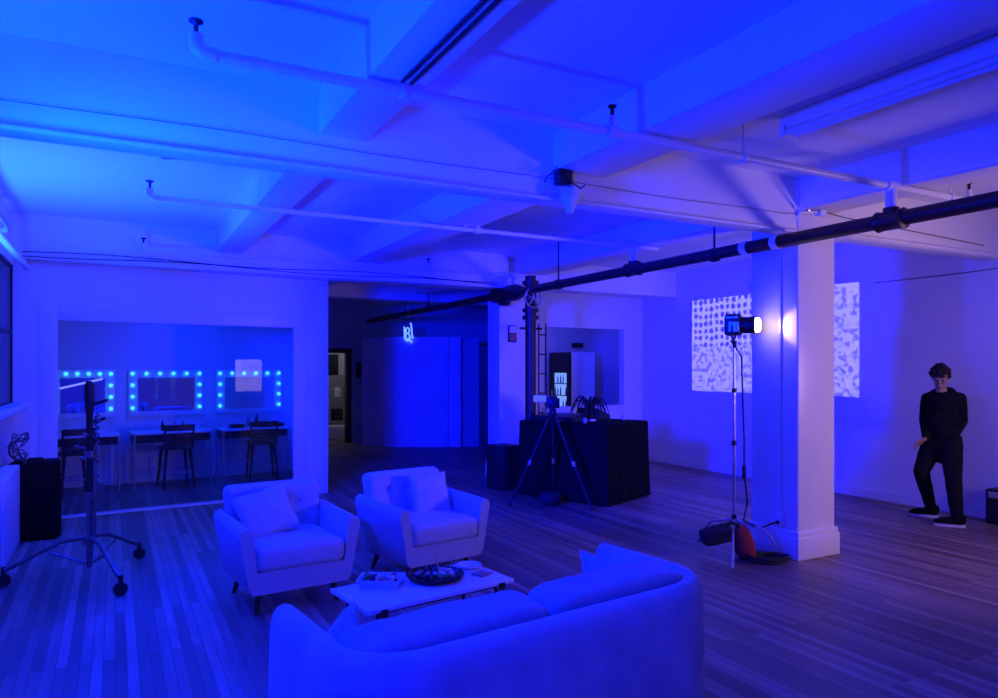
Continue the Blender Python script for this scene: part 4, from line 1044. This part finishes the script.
def build_body():
    b = BM()
    # head: skull, jaw, nose, brows, ears, lips
    ball(b, hp(0, 0.012, 0.025), 0.088, 3, (0.88, 1.10, 1.05), hrot)
    ball(b, hp(0, -0.022, -0.055), 0.062, 3, (0.90, 0.95, 1.0), hrot)
    ball(b, hp(0, -0.052, -0.088), 0.026, 2, (1.1, 0.8, 0.8), hrot)
    limb(b, [hp(0, -0.083, 0.012), hp(0, -0.103, -0.026)], [0.008, 0.014], 8)
    for s in (-1, 1):
        ball(b, hp(s*0.012, -0.092, -0.03), 0.009, 2)
        ball(b, hp(s*0.03, -0.078, 0.028), 0.016, 2, (1.5, 0.6, 0.5), hrot)
        ball(b, hp(s*0.04, -0.066, -0.02), 0.020, 2)
        ball(b, hp(s*0.080, 0.012, -0.005), 0.022, 2, (0.4, 0.8, 1.35), hrot)
    ball(b, hp(0, -0.083, -0.056), 0.013, 2, (1.7, 0.6, 0.45), hrot)
    ball(b, hp(0, -0.081, -0.068), 0.013, 2, (1.5, 0.6, 0.5), hrot)
    limb(b, [head + V((0, 0.03, -0.06)), neck, V((0.015, 0.02, 1.28))], [0.052, 0.055, 0.07])
    limb(b, [V((0.015, 0.02, 1.30)), V((0.015, 0.02, 1.10)), pel], [0.11, 0.105, 0.12])
    limb(b, [V((0.0, 0.02, 1.33)), shR, elR, wrR], [0.07, 0.052, 0.040, 0.026])
    limb(b, [V((0.03, 0.02, 1.33)), shL, elL, wrL], [0.07, 0.052, 0.040, 0.026])
    limb(b, [pel, hipR, knR, anR], [0.10, 0.085, 0.055, 0.038])
    limb(b, [pel, hipL, knL, anL], [0.10, 0.085, 0.055, 0.038])
    # right hand: loosely spread, fingers pointing outwards to the left and down
    hd = V((-0.62, -0.30, -0.42)).normalized(); side = V((0.05, -0.75, 0.5)); side = (side - hd*side.dot(hd)).normalized(); nrm = hd.cross(side)
    palm = wrR + hd*0.05
    for k in range(4):
        o = side*((k - 1.5)*0.0205)
        limb(b, [wrR + o*0.5 + hd*0.01, wrR + hd*0.085 + o], [0.014, 0.011], 8)
        ln = (0.066, 0.076, 0.071, 0.056)[k]; spread = side*((k - 1.5)*0.030)
        a0 = wrR + hd*0.085 + o
        a1 = a0 + hd*ln*0.45 + spread*0.6; a2 = a1 + (hd*0.9 - V((0, 0, 0.35)))*ln*0.32 + spread*0.4; a3 = a2 + (hd*0.7 - V((0, 0, 0.7)))*ln*0.26
        limb(b, [a0, a1, a2, a3], [0.0090, 0.0082, 0.0076, 0.0066], 8)
    th0 = wrR + hd*0.022 - side*0.018; th1 = wrR + hd*0.05 - side*0.048 ; th2 = th1 + hd*0.03 - side*0.014; th3 = th2 + hd*0.022
    limb(b, [th0, th1, th2, th3], [0.013, 0.0105, 0.0095, 0.008], 8)
    # left hand closed inside the hoodie pocket
    hd2 = V((-0.85, -0.25, -0.25)).normalized(); s2 = V((0, -0.3, 0.95)); s2 = (s2 - hd2*s2.dot(hd2)).normalized()
    for k in range(4):
        o = s2*((k - 1.5)*0.018)
        limb(b, [wrL + o*0.6, wrL + hd2*0.075 + o], [0.014, 0.011], 8)
        a0 = wrL + hd2*0.075 + o
        limb(b, [a0, a0 + hd2*0.03 + V((0, .008, 0)), a0 + hd2*0.045 + V((0, .03, 0)), a0 + hd2*0.03 + V((0, .045, 0))], [0.0095, 0.009, 0.008, 0.007], 8)
    limb(b, [wrL + hd2*0.02 + s2*0.02, wrL + hd2*0.05 + s2*0.045, wrL + hd2*0.085 + s2*0.045], [0.012, 0.010, 0.008], 8)
    for a, s in ((anR, -1), (anL, 1)):
        f = V((-1, -0.12, 0)).normalized()
        limb(b, [a, a + V((0, 0, -0.05)), a + f*0.10 + V((0, 0, -0.065)), a + f*0.15 + V((0, 0, -0.072))], [0.037, 0.034, 0.026, 0.018])
    return b
o = obj('body', build_body(), 'skin', t); remesh(o, 0.0055, 3)
# eyes
for s in (-1, 1):
    b = BM(); ball(b, hp(s*0.031, -0.079, 0.010), 0.0095, 2); obj('eye', b, 'eye', t)
# hoodie
b = BM()
limb(b, [V((0.015, 0.02, 1.36)), V((0.015, 0.02, 1.25)), V((0.02, 0.02, 1.05)), V((0.03, 0.02, 0.88)), V((0.03, 0.025, 0.765))], [0.08, 0.128, 0.135, 0.145, 0.15], 20)
for v in b.verts: v.co.y = 0.02 + (v.co.y - 0.02)*0.82; v.co.x = 0.02 + (v.co.x - 0.02)*1.12
limb(b, [V((-0.02, 0.02, 1.33)), shR + V((-.005, 0, -.01)), elR, wrR - (wrR - elR)*0.06], [0.085, 0.075, 0.060, 0.044])
limb(b, [V((0.05, 0.02, 1.33)), shL + V((.005, 0, -.01)), elL, wrL - (wrL - elL)*0.02 ], [0.085, 0.075, 0.062, 0.05])
# kangaroo pocket swallowing the left hand, hood lying round the neck
ball(b, V((0.06, -0.105, 0.975)), 0.10, 3, (1.25, 0.55, 0.75))
for k in range(20):
    a = 2*PI*k/20
    ball(b, V((0.02 + 0.088*math.cos(a), 0.03 + 0.082*math.sin(a), 1.385 + 0.028*math.sin(a) + 0.012*math.cos(a))), 0.036, 2)
ball(b, V((0.04, 0.11, 1.36)), 0.075, 2, (1.3, 0.8, 0.9))
ball(b, V((0.015, -0.025, 1.285)), 0.125, 3, (1.15, 0.95, 0.85))
ball(b, V((0.015, -0.035, 1.35)), 0.075, 3, (1.0, 0.8, 0.6))
o = obj('hoodie', b, 'hoodie', t); remesh(o, 0.010, 5)
# cut neckline stays open because the hood ring sits around the neck; trousers
b = BM()
limb(b, [pel + V((0, 0, 0.02)), hipR, hipR.lerp(knR, .5) + V((0, 0, 0)), knR, knR.lerp(anR, 0.5), anR + V((0, 0, 0.0))], [0.115, 0.108, 0.098, 0.080, 0.068, 0.056])
limb(b, [pel + V((0, 0, 0.02)), hipL, hipL.lerp(knL, .5), knL, knL.lerp(anL, 0.5), anL], [0.115, 0.108, 0.098, 0.082, 0.070, 0.058])
for v in b.verts:
    if v.co.z > 0.2: v.co += V((noise.noise(v.co*14), noise.noise(v.co*14 + V((9, 0, 0))), 0))*0.006
o = obj('trousers', b, 'jeans', t); remesh(o, 0.010, 4)
# shoes with pale soles
for a in (anR, anL):
    f = V((-1, -0.10, 0)).normalized(); lat = V((f.y, -f.x, 0))
    g = V((a.x, a.y, 0))
    b = BM()
    limb(b, [g - f*0.035 + V((0, 0, 0.095)), g - f*0.03 + V((0, 0, 0.06)), g + f*0.07 + V((0, 0, 0.058)), g + f*0.15 + V((0, 0, 0.048)), g + f*0.19 + V((0, 0, 0.045))], [0.050, 0.046, 0.046, 0.040, 0.026])
    for v in b.verts: v.co.z = max(0.024, v.co.z)
    sh = obj('shoe', b, 'hoodie', t); remesh(sh, 0.008, 3)
    b = BM(); outl = []
    for k in range(24):
        an = 2*PI*k/24; L2 = 0.145*math.cos(an); wd = (0.047 if L2 > 0 else 0.042)*math.sin(an)
        p = g + f*(0.07 + L2) + lat*wd; outl.append((p.x, p.y))
    prism(b, outl, 0.0, 0.028); obj('sole', b, 'sole', sh)
# curly hair
b = BM(); rnd = random.Random(11)
ball(b, hp(0, 0.03, 0.045), 0.092, 3, (0.92, 1.08, 1.0), hrot)
for k in range(170):
    u, v = rnd.uniform(0, 2*PI), rnd.uniform(-0.25, 1)
    s = math.sqrt(max(0, 1 - v*v)); x, y, z = s*math.cos(u), s*math.sin(u), v
    if y < -0.45 and z < 0.42: continue
    if z < -0.1 and y < -0.05 and abs(x) < 0.8: continue
    q_ = rnd.uniform(0.95, 1.1)
    ball(b, hp(x*0.088*q_, 0.022 + y*0.103*q_, 0.035 + z*0.096*q_), rnd.uniform(0.012, 0.022), 1)
for k in range(26):   # fringe over the forehead
    a = rnd.uniform(-1.0, 1.0)
    ball(b, hp(0.070*a, -0.082 + 0.03*a*a, 0.070 + rnd.uniform(-0.030, 0.02)), rnd.uniform(0.009, 0.016), 1)
o = obj('hair', b, 'hair', t); remesh(o, 0.006, 1)

# ------------------------------------------------------------------ lights
def add_light(kind, name, loc, col, power, size=0.2, rot=None, spot=None, blend=0.5):
    ld = bpy.data.lights.new(name, kind); ld.color = col; ld.energy = power
    if kind == 'AREA': ld.shape = 'DISK'; ld.size = size
    else: ld.shadow_soft_size = size
    if spot: ld.spot_size = D(spot); ld.spot_blend = blend
    o = bpy.data.objects.new(name, ld); COL.objects.link(o); o.location = loc
    if rot is not None: o.rotation_euler = rot
    return o
def aim(loc, tgt):
    return (Vector(tgt) - Vector(loc)).to_track_quat('-Z', 'Y').to_euler()
CYAN = (0.004, 0.034, 1.0)
AZURE = (0.0, 0.020, 1.0)
WASH = (0.0, 0.003, 1.0)
p = (-0.70, 6.9, 1.6)
add_light('SPOT', 'blue_uplight_far', p, CYAN, 1500, 0.10, aim(p, (-0.3, 7.05, 3.3)), 118, 0.8)
p = (-0.72, 3.2, 1.7)
add_light('SPOT', 'blue_uplight_near', p, AZURE, 1000, 0.10, aim(p, (0.4, 3.3, 3.3)), 130, 0.5)
add_light('POINT', 'blue_side_lamp', (-0.75, 0.9, 2.0), WASH, 230, 0.15)
p = (-0.75, 3.6, 2.3)
add_light('SPOT', 'blue_wash', p, WASH, 7500, 0.40, aim(p, (4.6, 8.3, 2.9)), 66, 0.25)
p = (-0.75, 6.0, 2.65)
add_light('SPOT', 'blue_lounge_wash', p, WASH, 560, 0.15, aim(p, (1.4, 4.8, 0.3)), 80, 0.7)
# pale light from the rear and to the right of the camera
p = (5.86, -3.36, 1.425)
dlt = add_light('AREA', 'pale_daylight', p, (0.90, 0.64, 1.0), 5, 0.8, (D(90), 0, 0))
dlt.data.shape = 'RECTANGLE'; dlt.data.size = 0.8; dlt.data.size_y = 0.96
p = (6.9, 1.1, 1.5)
add_light('SPOT', 'pale_room_light', p, (0.95, 0.56, 0.95), 170, 0.3, aim(p, (5.9, 4.2, 1.75)), 122, 1.0)
# tungsten beam
p = (5.01, 4.43, 2.03)
add_light('SPOT', 'tungsten_beam', p, (1.0, 0.62, 0.34), 6, 0.03, aim(p, (5.19, 4.13, 2.0)), 76, 0.6)
# inside the dressing room
p = dl(1.9, 1.2, 2.7)
add_light('AREA', 'dressing_room_fill', p, (0.0, 0.02, 1.0), 40, 0.6, aim(p, dl(1.9, 1.2, 0)))  # added fill that turns the room blue, no such fixture there
add_light('POINT', 'store_light', (4.1, 16.4, 2.7), (0.85, 0.82, 1.0), 9, 0.2)
add_light('POINT', 'kitchen_light', (7.2, 11.6, 2.7), (0.03, 0.03, 1.0), 45, 0.2)

# projector beam: a patterned light aimed from the projector lens
pl = add_light('POINT', 'projector_beam', (6.46, 5.56, 2.55), (1, 1, 1), 80, 0.0)
ld = pl.data; ld.use_nodes = True
N, L = ld.node_tree.nodes, ld.node_tree.links
em = [n for n in N if n.type == 'EMISSION'][0]
tc = N.new('ShaderNodeTexCoord')
sp = N.new('ShaderNodeSeparateXYZ'); L.new(tc.outputs['Normal'], sp.inputs[0])
def mth(op, a, b=None, c=None):
    n = N.new('ShaderNodeMath'); n.operation = op
    for i, v in enumerate((a, b, c)):
        if v is None: continue
        if isinstance(v, (int, float)): n.inputs[i].default_value = v
        else: L.new(v, n.inputs[i])
    return n.outputs[0]
DX = 8.418 - 6.46
xs = mth('MAXIMUM', sp.outputs['X'], 1e-4)
ky = mth('ADD', mth('MULTIPLY', mth('DIVIDE', sp.outputs['Y'], xs), DX), 5.56)     # y where the ray meets the wall
kz = mth('ADD', mth('MULTIPLY', mth('DIVIDE', sp.outputs['Z'], xs), DX), 2.55)
inside = mth('MULTIPLY', mth('MULTIPLY', mth('GREATER_THAN', ky, 5.90), mth('LESS_THAN', ky, 8.92)), mth('MULTIPLY', mth('GREATER_THAN', kz, 1.275), mth('LESS_THAN', kz, 2.76)))
inside = mth('MULTIPLY', inside, mth('GREATER_THAN', sp.outputs['X'], 0.001))
cb = N.new('ShaderNodeCombineXYZ'); L.new(ky, cb.inputs[0]); L.new(kz, cb.inputs[1])
n1 = N.new('ShaderNodeTexNoise'); n1.inputs['Scale'].default_value = 12; n1.inputs['Detail'].default_value = 5; n1.inputs['Roughness'].default_value = 0.7; L.new(cb.outputs[0], n1.inputs['Vector'])
vo = N.new('ShaderNodeTexVoronoi'); vo.inputs['Scale'].default_value = 8.5; vo.inputs['Randomness'].default_value = 0.25; L.new(cb.outputs[0], vo.inputs['Vector'])
dots = mth('LESS_THAN', vo.outputs['Distance'], 0.36)
dots = mth('MULTIPLY_ADD', dots, -0.6, 1.0)
speck = mth('MULTIPLY_ADD', mth('GREATER_THAN', n1.outputs['Fac'], 0.47), 0.45, 0.52)
n2 = N.new('ShaderNodeTexNoise'); n2.inputs['Scale'].default_value = 4; n2.inputs['Detail'].default_value = 3; L.new(cb.outputs[0], n2.inputs['Vector'])
edge = mth('MULTIPLY_ADD', n2.outputs['Fac'], 1.1, -0.55)
top = mth('MULTIPLY', mth('GREATER_THAN', mth('ADD', kz, edge), 2.0), mth('GREATER_THAN', mth('ADD', ky, edge), 7.2))
pat0 = mth('ADD', mth('MULTIPLY', top, dots), mth('MULTIPLY', mth('SUBTRACT', 1.0, top), speck))
# the projector evens out its own falloff towards the far edge
pat = mth('MULTIPLY_ADD', mth('SUBTRACT', pat0, 0.4), 1.9, 0.03)
fall = mth('DIVIDE', 1.0, mth('POWER', xs, 3.0))
fin = mth('MAXIMUM', mth('MULTIPLY', mth('MULTIPLY', pat, inside), fall), 0.0)
L.new(fin, em.inputs['Strength'])
em.inputs['Color'].default_value = (0.62, 0.55, 1.0, 1)

w = bpy.data.worlds.new('night'); S.world = w; w.use_nodes = True
w.node_tree.nodes['Background'].inputs['Color'].default_value = (0.002, 0.003, 0.02, 1)
w.node_tree.nodes['Background'].inputs['Strength'].default_value = 0.2

# ------------------------------------------------------------------ camera and colour
cd = bpy.data.cameras.new('camera'); cam = bpy.data.objects.new('camera', cd); COL.objects.link(cam)
cam.location = (0, 0, 1.65); cam.rotation_euler = (D(90), 0, -math.atan(384/715))
cd.sensor_width = 36; cd.lens = 36*715/998; cd.shift_y = 19/998; cd.clip_start = 0.05; cd.clip_end = 100
S.camera = cam
S.view_settings.view_transform = 'Standard'; S.view_settings.look = 'None'
S.view_settings.exposure = 0.0; S.view_settings.gamma = 1.0
S.view_settings.use_curve_mapping = False
S.cycles.use_denoising = True
S.cycles.max_bounces = 8; S.cycles.diffuse_bounces = 5; S.cycles.glossy_bounces = 4; S.cycles.transparent_max_bounces = 8
S.cycles.sample_clamp_indirect = 8.0
